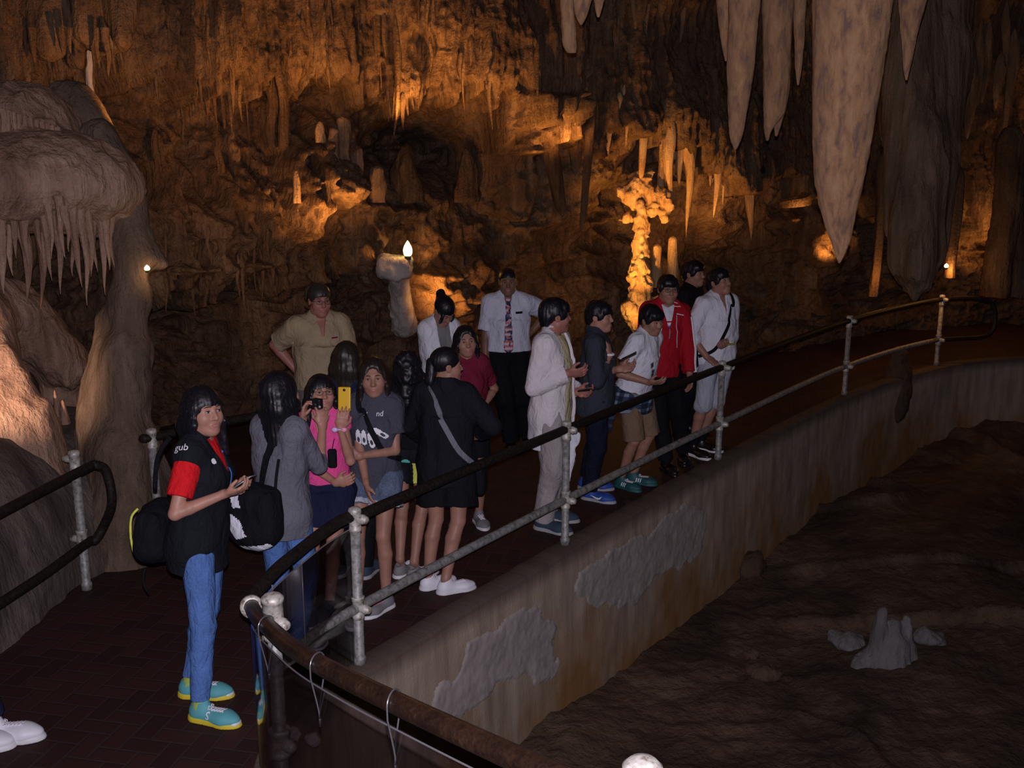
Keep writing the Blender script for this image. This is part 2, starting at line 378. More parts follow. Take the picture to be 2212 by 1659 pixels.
# wide dark drapery right of the huge stalactite
def drapery():
    s = SDF(); d = 10.6
    for (ut, vt, rt, ub, vb, rb, dd) in ((1955,-140,.30,1968,560,.25,0),(2040,-140,.30,1992,540,.23,.1),(2075,-140,.22,2035,330,.12,.15),(1925,-140,.2,1925,330,.05,-.05),
                                     (1985,300,.24,1975,590,.16,-.05),(1950,400,.14,1952,628,.035,0),(1975,500,.12,1975,640,.03,-.03),(2012,400,.12,2012,600,.03,.05),(2040,100,.24,2018,530,.10,.1),(2000,350,.15,1996,612,.04,-.05)):
        a, b = P(ut, vt, d+dd), P(ub, vb, d+dd); s.u(cap(a, b, rt, rb), .10)
    s.noise(lambda X: .035*vn(X[..., 0]*9, X[..., 1]*9, X[..., 2]*.6, 5)+.02*vn(X[..., 0]*22, X[..., 1]*22, X[..., 2]*1.2, 6)+.03*vn(X[..., 0]*3, X[..., 1]*3, X[..., 2]*2, 7))
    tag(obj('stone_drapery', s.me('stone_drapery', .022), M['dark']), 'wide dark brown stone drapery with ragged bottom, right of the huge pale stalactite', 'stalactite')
drapery()
# fringes on the back wall: (u0, u1, v top, v tip, count, width px, material)
def fringe(u0, u1, vt, vb, cnt, w, m, label, group, off=.04, jit=.35, depth_at=None, pts=None):
    for i in range(cnt):
        u = u0+(u1-u0)*(i+.5+jit*rng.uniform(-1, 1))/cnt; t = (u-u0)/(u1-u0)
        top = (vt[0]+(vt[1]-vt[0])*t) if hasattr(vt, '__len__') else vt
        bot = (vb[0]+(vb[1]-vb[0])*t) if hasattr(vb, '__len__') else vb
        hh = bot-top; top += hh*rng.uniform(-.25, .35); bot = top+hh*rng.uniform(.4, .95)
        if depth_at: a = P(u, top, depth_at); b = P(u, bot, depth_at)
        else: a = on_wall(u, top, off); b = PY(u, bot, a[1])
        b[:2] = a[:2]; 
        r = w*rng.uniform(.6, 1.25)/2300*depth(a)/2
        tite('stalactite', a+np.array([0, 0, .06]), b, r, M[m], label, group, n=14, k=24, power=rng.uniform(.45, .8), rough=.22, spind=.22)
fringe(835, 905, 190, 285, 7, 13, 'cave', 'thin brown stalactite in the fringe above the black hollow, mid wall', 'stalactites over the black hollow')
fringe(925, 1060, 120, 245, 9, 14, 'cave', 'narrow brown stalactite in the row left of the pale square slab', 'stalactites left of the square slab')
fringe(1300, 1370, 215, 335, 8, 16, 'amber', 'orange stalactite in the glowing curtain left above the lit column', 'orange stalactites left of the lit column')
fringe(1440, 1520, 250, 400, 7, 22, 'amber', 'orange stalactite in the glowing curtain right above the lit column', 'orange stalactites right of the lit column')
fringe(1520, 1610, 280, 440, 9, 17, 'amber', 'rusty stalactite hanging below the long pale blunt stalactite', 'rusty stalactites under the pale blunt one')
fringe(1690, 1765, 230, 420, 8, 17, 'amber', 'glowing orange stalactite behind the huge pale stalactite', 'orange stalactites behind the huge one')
fringe(340, 620, 520, 655, 22, 13, 'cave', 'small dull stalactite fringing the low ledge behind the girl in the black vest', 'stalactites under the low ledge')
fringe(560, 700, 60, 210, 10, 12, 'cave', 'thin brown stalactite high on the wall above the lit ledges', 'stalactites above the lit ledges')
fringe(300, 520, 60, 260, 11, 14, 'cave', 'thin dark stalactite high on the wall right of the top left curtain', 'stalactites right of the top left curtain')
fringe(1270, 1560, 20, 210, 14, 16, 'dark', 'grey brown stalactite in the dim curtain right of the short pale trio', 'stalactites in the dim upper curtain')
fringe(700, 835, 10, 190, 12, 13, 'cave', 'brown stalactite in the upper curtain left of the long thin drip', 'stalactites left of the long thin drip')
fringe(890, 1060, -20, 130, 16, 14, 'cave', 'brown stalactite in the high curtain right of the long thin drip', 'stalactites right of the long thin drip')
fringe(1060, 1190, 40, 260, 9, 15, 'cave', 'brown stalactite beside the pale square slab', 'stalactites beside the pale square slab')
fringe(380, 600, 200, 330, 12, 13, 'cave', 'small brown stalactite on the dim wall above the low ledge', 'stalactites above the low ledge')
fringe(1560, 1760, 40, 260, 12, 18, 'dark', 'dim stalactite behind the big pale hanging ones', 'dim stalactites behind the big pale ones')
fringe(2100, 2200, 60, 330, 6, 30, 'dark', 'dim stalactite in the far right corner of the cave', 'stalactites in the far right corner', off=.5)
def wt(u0, v0, u1, v1, wpx, m, label, off=.15, kind='stalactite', **kw):
    if kind == 'stalactite': kw.setdefault('spind', .3); kw.setdefault('rough', .2); off = off*.7
    a = on_wall(u0, v0, off); b = PY(u1, v1, a[1]+.0); kw.setdefault('n', 24); kw.setdefault('k', 40)
    nm = kw.pop('name', kind)
    return tite(nm, a, b, wpx/2300*depth(a)/2, M[m], label, lab_cat=kind, **kw)
wt(853, 30, 850, 300, 20, 'cave', 'long thin stalactite dripping down the middle of the back wall', .2, power=.6)
wt(1195, -40, 1215, 470, 62, 'cave', 'thick brown rock column running from the top edge down right of the pale slab', .1, 'rock column', name='rock_column', r1=.06, rough=.12)
wt(1240, -40, 1243, 380, 60, 'cave', 'brown rock column under the short pale stalactite trio', .12, 'rock column', name='rock_column', r1=.05, rough=.15)
wt(1278, 165, 1256, 500, 26, 'cave', 'thin leaning stone stem with knobbed top right of the rock columns', .35, 'rock column', name='rock_column', r1=.03, rough=.2)
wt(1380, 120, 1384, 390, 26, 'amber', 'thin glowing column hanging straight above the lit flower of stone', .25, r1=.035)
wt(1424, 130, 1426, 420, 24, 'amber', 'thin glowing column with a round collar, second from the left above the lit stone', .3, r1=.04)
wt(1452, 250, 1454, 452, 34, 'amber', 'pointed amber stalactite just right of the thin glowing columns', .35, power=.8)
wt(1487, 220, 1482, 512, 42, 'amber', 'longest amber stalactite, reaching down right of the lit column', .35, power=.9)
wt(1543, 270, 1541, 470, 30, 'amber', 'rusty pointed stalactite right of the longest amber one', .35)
wt(1620, 300, 1622, 520, 50, 'dark', 'dark stalactite cone hanging below the forked grey one', .4, power=.8)
# stalagmites standing on wall ledges: (u, v top, v base, width)
def mite(u, v0, v1, w, m, label, off=.1, rough=.38, blunt=3.0, **kw):
    a = on_wall(u, v1, off); b = PY(u, v0, a[1]); b[0] = a[0]
    return tite(kw.pop('name', 'stalagmite'), a-np.array([0, 0, .08]), b, w/2300*depth(a)/2, M[m], label, lab_cat='stalagmite', blunt=blunt, rough=rough, n=22, k=26, **kw)
mite(816, 358, 420, 34, 'ledge', 'stout lit orange stalagmite post on the ledge below the black hollow', .25, r1=.07)
mite(641, 365, 420, 18, 'ledge', 'small lit stalagmite beside the lowest bright ledge', .3)
mite(742, 252, 335, 28, 'ledge', 'pale grey stalagmite pair standing left of the black hollow, taller one', .3, r1=.05)
mite(722, 275, 335, 24, 'ledge', 'pale grey stalagmite leaning on the taller one left of the black hollow', .34, r1=.05)
mite(772, 318, 352, 24, 'ledge', 'stubby lit stalagmite on the rim of the black hollow', .3, r1=.05)
mite(608, 130, 300, 24, 'cave', 'tall lit stalagmite column above the bright ledges, right one of a pair', .15, r1=.05, rough=.4)
mite(585, 150, 300, 26, 'cave', 'tall lit stalagmite column above the bright ledges, left one of a pair', .15, r1=.04, rough=.4)
mite(692, 262, 290, 20, 'amber', 'little lit stalagmite knob on top of the bright ledges', .3)
mite(340, 275, 335, 17, 'cave', 'small brown stalagmite on the slope right of the fringed rock shelf', .3)
mite(475, 290, 355, 15, 'cave', 'small brown stalagmite high on the dim wall above the low ledge', .3)
mite(1008, 320, 420, 60, 'cave', 'dim brown stalagmite cone right of the black hollow', .1, blunt=1.2, rough=.35)
mite(880, 310, 420, 70, 'cave', 'dim squat stalagmite inside the black hollow', .0, blunt=1.3, rough=.35)
# lit column group
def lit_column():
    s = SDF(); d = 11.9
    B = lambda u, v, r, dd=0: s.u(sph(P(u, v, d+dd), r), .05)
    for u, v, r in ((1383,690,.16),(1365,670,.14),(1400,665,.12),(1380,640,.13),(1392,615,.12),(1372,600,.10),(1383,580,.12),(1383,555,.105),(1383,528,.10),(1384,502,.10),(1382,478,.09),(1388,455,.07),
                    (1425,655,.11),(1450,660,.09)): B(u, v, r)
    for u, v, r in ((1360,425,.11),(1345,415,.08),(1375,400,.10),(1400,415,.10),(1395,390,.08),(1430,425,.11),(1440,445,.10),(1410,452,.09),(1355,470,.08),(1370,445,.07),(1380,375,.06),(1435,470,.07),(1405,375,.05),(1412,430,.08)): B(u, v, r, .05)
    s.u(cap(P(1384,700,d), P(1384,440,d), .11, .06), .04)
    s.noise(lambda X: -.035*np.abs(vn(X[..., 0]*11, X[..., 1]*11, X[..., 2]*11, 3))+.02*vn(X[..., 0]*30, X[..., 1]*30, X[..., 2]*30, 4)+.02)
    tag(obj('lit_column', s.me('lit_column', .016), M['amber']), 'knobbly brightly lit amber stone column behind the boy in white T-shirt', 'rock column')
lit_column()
def pillar(u, v0, v1, w, d, m, label, rough=.16, r1=.7, **kw):
    a, b = P(u, v1, d), P(u, v0, d); b[:2] = a[:2]; r = w/2300*d/2
    return tite('rock_column', a, b, r, M[m], label, lab_cat='rock column', r1=r*r1, rough=rough, n=30, k=50, **kw)
pillar(1417, 525, 620, 26, 12.1, 'amber', 'smooth lit amber stub, nearer one right of the knobbly lit column', .12)
pillar(1451, 508, 600, 24, 12.2, 'amber', 'smooth lit amber stub, farther one right of the knobbly lit column', .12)
pillar(2150, 270, 640, 60, 13.4, 'cave', 'banded brown column in the far right gap, lit from below', .22, .75)
pillar(2205, 330, 640, 70, 13.8, 'cave', 'banded column at the right edge of the cave, lit from below', .3, .8)
pillar(1884, 330, 640, 20, 13.4, 'cave', 'orange lit column peeping out between the huge stalactite and the dark drapery', .2, .9)
pillar(2052, 360, 600, 22, 13.0, 'cave', 'thin column with a glowing edge right of the dark drapery', .2, .9)
# rock pedestal with the bright lamp, glowing knob
def pedestal():
    s = SDF(); d = 10.75
    a = P(852, 556, d); b = P(860, 640, d+.1)
    s.u(rbox(P(853, 578, d), (.165, .16, .115), None, .05), .03); s.u(cap(P(858, 590, d+.1), P(872, 700, d+.45), .10, .14), .05)
    s.u(sph(P(828, 560, d), .05), .05); s.u(sph(P(884, 560, d), .05), .05)
    s.noise(lambda X: .022*vn(X[..., 0]*14, X[..., 1]*14, X[..., 2]*10, 3)+.008*vn(X[..., 0]*45, X[..., 1]*45, X[..., 2]*45, 4))
    tag(obj('rock_pedestal', s.me('rock_pedestal', .014), M['pale']), 'pale blocky rock pedestal carrying the bright lamp', 'rock')
pedestal()
# ------------------------------------------------------------- left side formations
def nz3(X, sx, sz, seed): return vn(X[..., 0]*sx, X[..., 1]*sx, X[..., 2]*sz, seed)
def left_mound():
    s = SDF()
    for (u0, v0, d0, r0, u1, v1, d1, r1) in ((-60,720,6.7,.34,60,960,6.5,.26),(60,960,6.5,.26,150,1100,6.5,.20),(-40,640,7.0,.25,60,690,7.2,.22),(40,690,7.3,.30,150,760,7.5,.26),
            (-120,900,6.6,.5,-20,1150,6.3,.5),(100,740,7.5,.22,190,800,7.6,.2),(20,1000,6.6,.35,130,1180,6.6,.3),(150,820,7.7,.16,205,1000,7.6,.2),(110,930,7.4,.2,190,1010,7.3,.2),(-100,600,7.4,.3,-20,640,7.4,.25)):
        s.u(cap(P(u0-25, v0, d0+.55), P(u1-35, v1, d1+.5), r0, r1*.9), .12)
    s.noise(lambda X: .06*nz3(X, 2.2, 1.5, 1)+.035*nz3(X, 7, 1.3, 2)+.02*nz3(X, 16, 2, 3)+.012*nz3(X, 14, 14, 4))
    return obj('wall_left', s.me('wall_left', .026), M['flow'])
struct(left_mound())
def ledge():
    # mortared rock skirt behind the left railing
    n, k = 300, 110; V = []
    y = np.linspace(1.6, 7.6, n)[:, None]; t = np.linspace(0, 1, k)[None]
    x0 = -2.90+.05*(y-5)+.22*ss(6.2, 7.6, y)*1.2
    hgt = 1.15-.25*ss(6, 7.5, y)+.25*fbm(y*.8, 0, 0, 4, 2)
    z = t*hgt; x = x0-.10*t-.42*t**3-.06*fbm(y*1.3, z*1.3, 0, 7, 3)-.012*vn(y*7, z*4, 0, 8)-.006*vn(y*18, z*14, 0, 9)+.04
    x = np.where(t > .93, x-(t-.93)*9, x)
    V = np.stack([x, y+0*t, z-.02], -1).reshape(-1, 3); I = np.arange(n*k).reshape(n, k)
    Q = np.stack([I[:-1, :-1], I[:-1, 1:], I[1:, 1:], I[1:, :-1]], -1).reshape(-1, 4)[:, ::-1]
    return obj('wall_left', mesh('wall_left', V, Q), M['skirt'])
M['skirt'] = rock('mortared_rock', (.06,.043,.036), (.115,.085,.072), (.185,.145,.125), 1.4, .3, .85, .022)
struct(ledge())
def big_column():
    s = SDF(); d = 7.25
    for u0, v0, r0, u1, v1, r1, dd in ((285,440,.115,286,560,.125,0),(286,560,.125,272,760,.165,0),(272,760,.165,266,960,.215,0),(266,960,.215,264,1215,.225,0),(215,830,.10,205,1010,.13,.1),
                                   (285,470,.12,215,300,.14,.1),(215,300,.14,150,225,.16,.3),(320,560,.06,300,520,.1,0),(355,572,.05,318,548,.08,.05),(240,700,.12,222,900,.13,.05)):
        s.u(cap(P(u0, v0, d+dd), P(u1, v1, d+dd), r0, r1), .06)
    def ring(X): return .012*np.sin(X[..., 2]*14+2*nz3(X, 2, 2, 9))+.02*nz3(X, 9, 2.2, 2)+.03*nz3(X, 3, 3, 1)+.010*nz3(X, 24, 12, 5)
    s.noise(ring)
    tag(obj('rock_column', s.me('rock_column', .017), M['column']), 'stout ringed stone column behind the left railing, widening toward its foot', 'rock column')
M['column'] = rock('ringed_column_stone', (.075,.048,.032), (.15,.10,.068), (.24,.17,.125), 1.8, .5, .75, .03)
big_column()
def shelf():
    s = SDF()
    for c, r in ((P(60,385,7.0),(.62,.55,.30)), (P(150,410,7.1),(.45,.5,.24)), (P(195,440,7.3),(.22,.4,.22)), (P(40,290,7.3),(.40,.5,.34)), (P(110,320,7.4),(.25,.4,.20)), (P(0,400,6.9),(.5,.5,.25)),
                 (P(150,400,7.5),(.28,.4,.25)), (P(30,425,7.0),(.38,.4,.20)), (P(130,450,7.1),(.34,.36,.18))):
        s.u(ell(c, r), .12)
    s.noise(lambda X: .05*nz3(X, 2.5, 2, 1)+.045*(np.abs(nz3(X, 8, .9, 2))-.3)+.02*(np.abs(nz3(X, 19, 1.5, 3))-.3)+.012*nz3(X, 16, 14, 4))
    tag(obj('rock_shelf', s.me('rock_shelf', .022), M['flow']), 'domed flowstone shelf on the left, fringed with long pale stalactites', 'rock formation')
shelf()
GL = 'stalactites under the domed left shelf'
for i, (u, v0, v1, w, dd) in enumerate(((10,440,600,26,6.7),(40,480,660,26,6.75),(70,470,675,22,6.9),(88,520,560,14,6.8),(100,480,610,20,6.75),(118,500,640,18,6.8),(134,500,560,16,6.7),(150,500,600,18,6.8),(165,500,625,16,6.8),(178,520,665,14,6.85),
        (192,520,600,16,6.9),(205,520,590,16,7.0),(218,520,640,15,7.0),(230,520,585,14,7.0),(55,500,590,18,6.7),(28,480,560,18,6.65),(-10,480,640,26,6.6),(242,530,580,13,7.1),(145,520,545,12,6.7),(110,520,560,12,6.65))):
    a = P(u, v0, dd); b = P(u+rng.uniform(-3, 3), v1, dd); b[1] = a[1]
    tite('stalactite', a+np.array([0, 0, .22]), b, w/2300*dd/2*1.5, M['flow'], 'long pale ribbed stalactite hanging under the domed left shelf', GL, n=18, k=36, power=.75, rough=.22)
# upper tier of short flutes on the shelf
for i in range(11):
    u = 5+i*12; a = P(u, 235+i*4, 6.75+i*.02); b = P(u, 330+rng.uniform(-18, 14), 6.75+i*.02); b[1] = a[1]
    tite('stalactite', a, b, 15/2300*6.8/2, M['flow'], 'short pinkish flute of stone on the upper tier of the left shelf', 'flutes on the upper tier of the left shelf', n=14, k=26, power=.5, rough=.25)
# top-left curtain
def curtain():
    s = SDF(); d = 8.4
    for i in range(15):
        u = -30+i*21; dd = d+.25*math.sin(i*1.7)
        s.u(cap(P(u, -200, dd+.1), P(u+rng.uniform(-6, 6), 70+60*rng.random()-(20 if i < 6 else 0), dd), .16, .07), .10)
    s.noise(lambda X: .05*nz3(X, 3, 1.2, 1)+.035*nz3(X, 12, .8, 2)+.015*nz3(X, 26, 2, 3))
    tag(obj('stone_curtain', s.me('stone_curtain', .024), M['cave']), 'wide brown stone curtain filling the top left corner', 'rock formation')
curtain()
for i in range(17):
    u = 8+i*15.5+rng.uniform(-4, 4); dd = 8.25+.2*math.sin(i*1.3); a = P(u, 60, dd); b = P(u, rng.uniform(115, 195)-(40 if u < 60 else 0), dd); b[1] = a[1]
    tite('stalactite', a, b, rng.uniform(12, 22)/2300*dd/2, M['cave'], 'brown stalactite on the lower hem of the top left curtain', 'stalactites on the top left curtain', n=14, k=26, power=.6, rough=.22)
a = P(163, -230, 8.35); b = P(163, 245, 8.35); b[:2] = a[:2]
tite('stalactite', a, b, .062, M['pale'], 'single whitish segmented stalactite hanging at the upper left, apart from the brown ones', n=22, k=50, power=.35, rough=.14, spind=.85)
for i, (u, v0, v1, w) in enumerate(((122,840,890,16),(138,862,900,24))):
    a = P(u, v1, 7.2); b = P(u, v0, 7.2); b[:2] = a[:2]
    tite('stalagmite', a-np.array([0, 0, .05]), b, w/2300*7.2/2, M['flow'], ('thin whitish stub in the hollow beside the ringed column', 'squat whitish stub in the hollow beside the ringed column')[i], lab_cat='stalagmite', n=18, k=20, power=.5, rough=.3)
# left wall behind everything, closing the cave
n, k = 160, 120
y = np.linspace(-1, 9.5, n)[:, None]; z = np.linspace(-.2, 5.4, k)[None]
x = -4.0-.4*fbm(y*.6, z*.8, 0, 3, 3)-.12*vn(y*5, z*1.5, 0, 4)+.0*y
I = np.arange(n*k).reshape(n, k)
struct(obj('wall_left', mesh('wall_left', np.stack([x, y+0*z, z+0*y], -1).reshape(-1, 3), np.stack([I[:-1, :-1], I[1:, :-1], I[1:, 1:], I[:-1, 1:]], -1).reshape(-1, 4)), M['cave']))
# ------------------------------------------------------------- walkway, retaining wall, pit
RAILP = [(.75,1.35),(.2,2.03),(-.09,2.45),(-.53,3.03),(-.90,3.66),(-1.10,4.22),(-1.06,4.72),(-.82,5.26),(.37,7.0),(1.82,9.02),(3.67,11.44),(5.3,13.02),(6.6,13.55),(9.5,13.9)]
LINE = np.array(spline(RAILP, 14)); LS = np.concatenate([[0], np.cumsum(np.linalg.norm(np.diff(LINE, axis=0), axis=1))])
dT = np.gradient(LINE, axis=0); dT /= np.linalg.norm(dT, axis=1)[:, None]; OUT = np.stack([dT[:, 1], -dT[:, 0]], -1)
def line_at(s): return np.array([np.interp(s, LS, LINE[:, i]) for i in (0, 1)]), nrm([np.interp(s, LS, OUT[:, i]) for i in (0, 1)])
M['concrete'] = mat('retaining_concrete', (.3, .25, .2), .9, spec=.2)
t = NT(M['concrete']); uv = t.n('ShaderNodeTexCoord').outputs['UV']
mp = lambda sc: t.n('ShaderNodeMapping', {'Vector': uv, 'Scale': sc}).outputs[0]
n1 = t.noise(mp((1, .5, 1)), 1.6, 4, .6); n2 = t.noise(mp((1, .12, 1)), 9, 4, .6); n3 = t.noise(mp((1, 1, 1)), 60, 3, .6)
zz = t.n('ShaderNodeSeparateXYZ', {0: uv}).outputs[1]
base = t.ramp(t.math('ADD', t.math('MULTIPLY', n2, .6), t.math('MULTIPLY', n1, .4)), [(.36, (.23,.175,.13)), (.5, (.34,.265,.20)), (.64, (.43,.345,.27))])
rust = t.math('MULTIPLY', t.math('SMOOTHSTEP', n1, .50, .66) if False else t.n('ShaderNodeMapRange', {0: t.math('SUBTRACT', n1, t.math('MULTIPLY', zz, .30)), 1: .64, 2: .86}).outputs[0], .9)
dark_mix = t.n('ShaderNodeMapRange', {0: zz, 1: -.10, 2: .01}).outputs[0]  # wall colour gets darker toward its top edge
t.set('Base Color', t.mix(t.math('MULTIPLY', dark_mix, .85), t.mix(rust, base, (.24, .115, .035)), (.06, .043, .035))); t.set('Normal', t.bump(n3, .5, .006, t.bump(n2, .5, .012)))
M['plaster'] = mat('grey_patch_plaster', (.26, .24, .235), .95, spec=.15); t = NT(M['plaster']); w = t.coord((1, 1, .6)); a = t.noise(w, 26, 5, .65); b = t.noise(w, 7, 3)
t.set('Base Color', t.ramp(t.math('ADD', t.math('MULTIPLY', a, .5), t.math('MULTIPLY', b, .5)), [(.36, (.27,.235,.215)), (.6, (.38,.335,.31))])); t.set('Normal', t.bump(a, .5, .006))
def skin_xy(s_arr, off, z, amp=.012):
    out = []
    for s in s_arr:
        p, o = line_at(s); out.append(p+o*off)
    return np.array(out)
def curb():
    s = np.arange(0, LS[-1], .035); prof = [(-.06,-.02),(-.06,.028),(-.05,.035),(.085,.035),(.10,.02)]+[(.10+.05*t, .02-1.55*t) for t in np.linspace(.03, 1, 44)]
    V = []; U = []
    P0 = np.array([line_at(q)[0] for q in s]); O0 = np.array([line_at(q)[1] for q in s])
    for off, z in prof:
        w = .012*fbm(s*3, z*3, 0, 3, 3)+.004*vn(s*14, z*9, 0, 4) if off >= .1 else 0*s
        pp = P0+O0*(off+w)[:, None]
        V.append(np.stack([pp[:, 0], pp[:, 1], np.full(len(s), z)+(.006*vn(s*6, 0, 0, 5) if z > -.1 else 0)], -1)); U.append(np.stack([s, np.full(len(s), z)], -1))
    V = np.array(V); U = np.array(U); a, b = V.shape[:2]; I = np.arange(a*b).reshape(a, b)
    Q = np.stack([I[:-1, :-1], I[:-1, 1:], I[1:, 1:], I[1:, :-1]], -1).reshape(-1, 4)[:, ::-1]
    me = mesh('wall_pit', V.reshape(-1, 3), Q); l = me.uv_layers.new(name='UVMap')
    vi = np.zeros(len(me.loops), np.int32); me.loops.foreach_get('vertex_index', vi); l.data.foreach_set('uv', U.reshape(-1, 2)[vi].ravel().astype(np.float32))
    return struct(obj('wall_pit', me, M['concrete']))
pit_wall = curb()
def wallface(u, v):                          # pixel -> (s, z) on the outer face of the retaining wall
    r = ray(u, v); best = None
    for i in range(60, len(LINE)-1):
        p, q = LINE[i]+OUT[i]*.11, LINE[i+1]+OUT[i+1]*.11; e = q-p
        A = np.array([[r[0], -e[0]], [r[1], -e[1]]]); k, tt = np.linalg.solve(A, p)
        if k > 0 and 0 <= tt <= 1 and (best is None or k < best[0]): best = (k, LS[i]+tt*(LS[i+1]-LS[i]), CH+k*r[2])
    return best[1:]
def inpoly(x, y, poly):
    c = np.zeros(np.shape(x), bool); n = len(poly)
    for i in range(n):
        x0, y0 = poly[i]; x1, y1 = poly[(i+1) % n]
        m = ((y0 > y) != (y1 > y)) & (x < (x1-x0)*(y-y0)/((y1-y0) or 1e-9)+x0); c ^= m
    return c
def patch(pts):
    pl = np.array([wallface(u, v) for u, v in pts]); h = .014
    s = np.arange(pl[:, 0].min(), pl[:, 0].max()+h, h); z = np.arange(pl[:, 1].min(), pl[:, 1].max()+h, h); S_, Z_ = np.meshgrid(s, z, indexing='ij')
    m = inpoly(S_+.05*vn(S_*9, Z_*9, 0, 1)+.02*vn(S_*30, Z_*30, 0, 3), Z_+.05*vn(S_*9, Z_*9, 0, 2), pl); mb = MB(); idx = {}
    def vid(i, j):
        if (i, j) not in idx:
            p, o = line_at(s[i]); e = 0 if not (0 < i < len(s)-1 and 0 < j < len(z)-1 and m[i-1:i+1, j-1:j+1].all()) else 1
            off = .10+.05*(.02-z[j])/1.55+.002+e*(.010+.004*float(vn(s[i]*12, z[j]*12, 0, 5))+.0025*float(vn(s[i]*34, z[j]*34, 0, 6))); q = p+o*off
            idx[i, j] = len(mb.v); mb.v.append((q[0], q[1], z[j]))
        return idx[i, j]
    for i in range(len(s)-1):
        for j in range(len(z)-1):
            if m[i, j]: mb.f.append((vid(i, j), vid(i+1, j), vid(i+1, j+1), vid(i, j+1)))
    o = obj('plaster_patch', mb, M['plaster'], pit_wall); o['kind'] = 'structure'
patch([(915,1545),(935,1490),(985,1455),(1010,1395),(1130,1312),(1185,1325),(1205,1430),(1180,1470),(1120,1465),(1050,1500),(985,1560)])
patch([(1240,1290),(1255,1240),(1330,1180),(1400,1150),(1440,1112),(1480,1090),(1525,1110),(1515,1180),(1480,1220),(1420,1245),(1370,1305),(1300,1312)])
# brick floor, herringbone
M['brick'] = mat('herringbone_brick', (.05, .02, .015), .75, spec=.25)
t = NT(M['brick']); tc = t.n('ShaderNodeTexCoord').outputs['Object']
mpv = t.n('ShaderNodeMapping', {'Vector': tc, 'Scale': (9.5, 9.5, 1), 'Rotation': (0, 0, rad(12))}).outputs[0]
sx = t.n('ShaderNodeSeparateXYZ', {0: mpv}); x, y = sx.outputs[0], sx.outputs[1]
ix, iy = t.math('FLOOR', x), t.math('FLOOR', y); fx, fy = t.math('SUBTRACT', x, ix), t.math('SUBTRACT', y, iy)
k = t.math('FLOORED_MODULO', t.math('SUBTRACT', ix, iy), 4.); hz = t.math('LESS_THAN', k, 1.5)
def sel(a, b): return t.math('ADD', t.math('MULTIPLY', a, hz), t.math('MULTIPLY', b, t.math('SUBTRACT', 1., hz)))
k2 = t.math('SUBTRACT', 3., k)
lu = sel(t.math('ADD', fx, k), t.math('ADD', fy, k2)); lv = sel(fy, fx)
bu = sel(t.math('SUBTRACT', ix, k), ix); bv = sel(iy, t.math('SUBTRACT', iy, k2))
eu = t.math('MINIMUM', lu, t.math('SUBTRACT', 2., lu)); ev = t.math('MINIMUM', lv, t.math('SUBTRACT', 1., lv)); ed = t.math('MINIMUM', eu, ev)
mor = t.n('ShaderNodeMapRange', {0: ed, 1: .03, 2: .075}).outputs[0]
wn = t.n('ShaderNodeTexWhiteNoise', {'Vector': t.n('ShaderNodeCombineXYZ', {0: bu, 1: bv, 2: hz}).outputs[0]}).outputs[0]
nn = t.noise(tc, 40, 4); dark_mix = t.noise(tc, 1.3, 3)  # broad dirty patches across the bricks
bc = t.mix(wn, (.030, .0095, .0085), (.060, .019, .015)); bc = t.mix(t.math('MULTIPLY', nn, .5), bc, (.022, .010, .010)); bc = t.mix(mor, (.040, .025, .024), bc)
t.set('Base Color', t.mix(t.math('MULTIPLY', dark_mix, .5), bc, (.024, .012, .011))); t.set('Normal', t.bump(nn, .3, .003, t.bump(mor, .6, .004)))
inner = LINE-OUT*.055
fl = MB(); pts = [(p[0], p[1], 0) for p in inner[::3]]+[(11, 14, 0), (11, 18, 0), (-6, 18, 0), (-6, -1, 0), (1.2, -1, 0)]
fl.add(pts, [tuple(range(len(pts)))]); fo = struct(obj('floor', fl.me('floor', False), M['brick']))
# pit ground
gx = np.arange(-2.2, 11.2, .035); gy = np.arange(.5, 15.5, .035); X, Y = np.meshgrid(gx, gy, indexing='ij')
z = -1.12+.16*fbm(X*.5, Y*.5, 0, 91, 3)+.05*fbm(X*2.2, Y*2.2, 0, 92, 4)+.028*(1-np.abs(vn(X*1.4+.6*fbm(X, Y, 0, 5, 2), Y*4, 0, 93)))
z += .35*ss(4.5, 8, X-.25*(Y-6))+.25*ss(11.5, 13.5, Y)*ss(4, 6, X)
z += .10*(1-np.clip(np.abs(vn(X*.55+.2, Y*.8, 0, 99))*9, 0, 1))*ss(1.5, 3, X)
z += .012*vn(X*13, Y*13, 0, 94)+.006*vn(X*28, Y*28, 0, 97)
I = np.arange(X.size).reshape(X.shape)
struct(obj('ground', mesh('ground', np.stack([X, Y, z], -1).reshape(-1, 3), np.stack([I[:-1, :-1], I[1:, :-1], I[1:, 1:], I[:-1, 1:]], -1).reshape(-1, 4)), M['mud']))
def gz(x, y): return float(z[min(max(int((x+2.2)/.035), 0), len(gx)-1), min(max(int((y-.5)/.035), 0), len(gy)-1)])
def pit_pt(u, v):
    zz = -1.1
    for _ in range(8): p = G(u, v, zz); zz = gz(p[0], p[1])
    return p
M['pitrock'] = rock('grey_pit_stone', (.13,.115,.115), (.20,.18,.18), (.29,.27,.265), 3, .4, .7, .02)
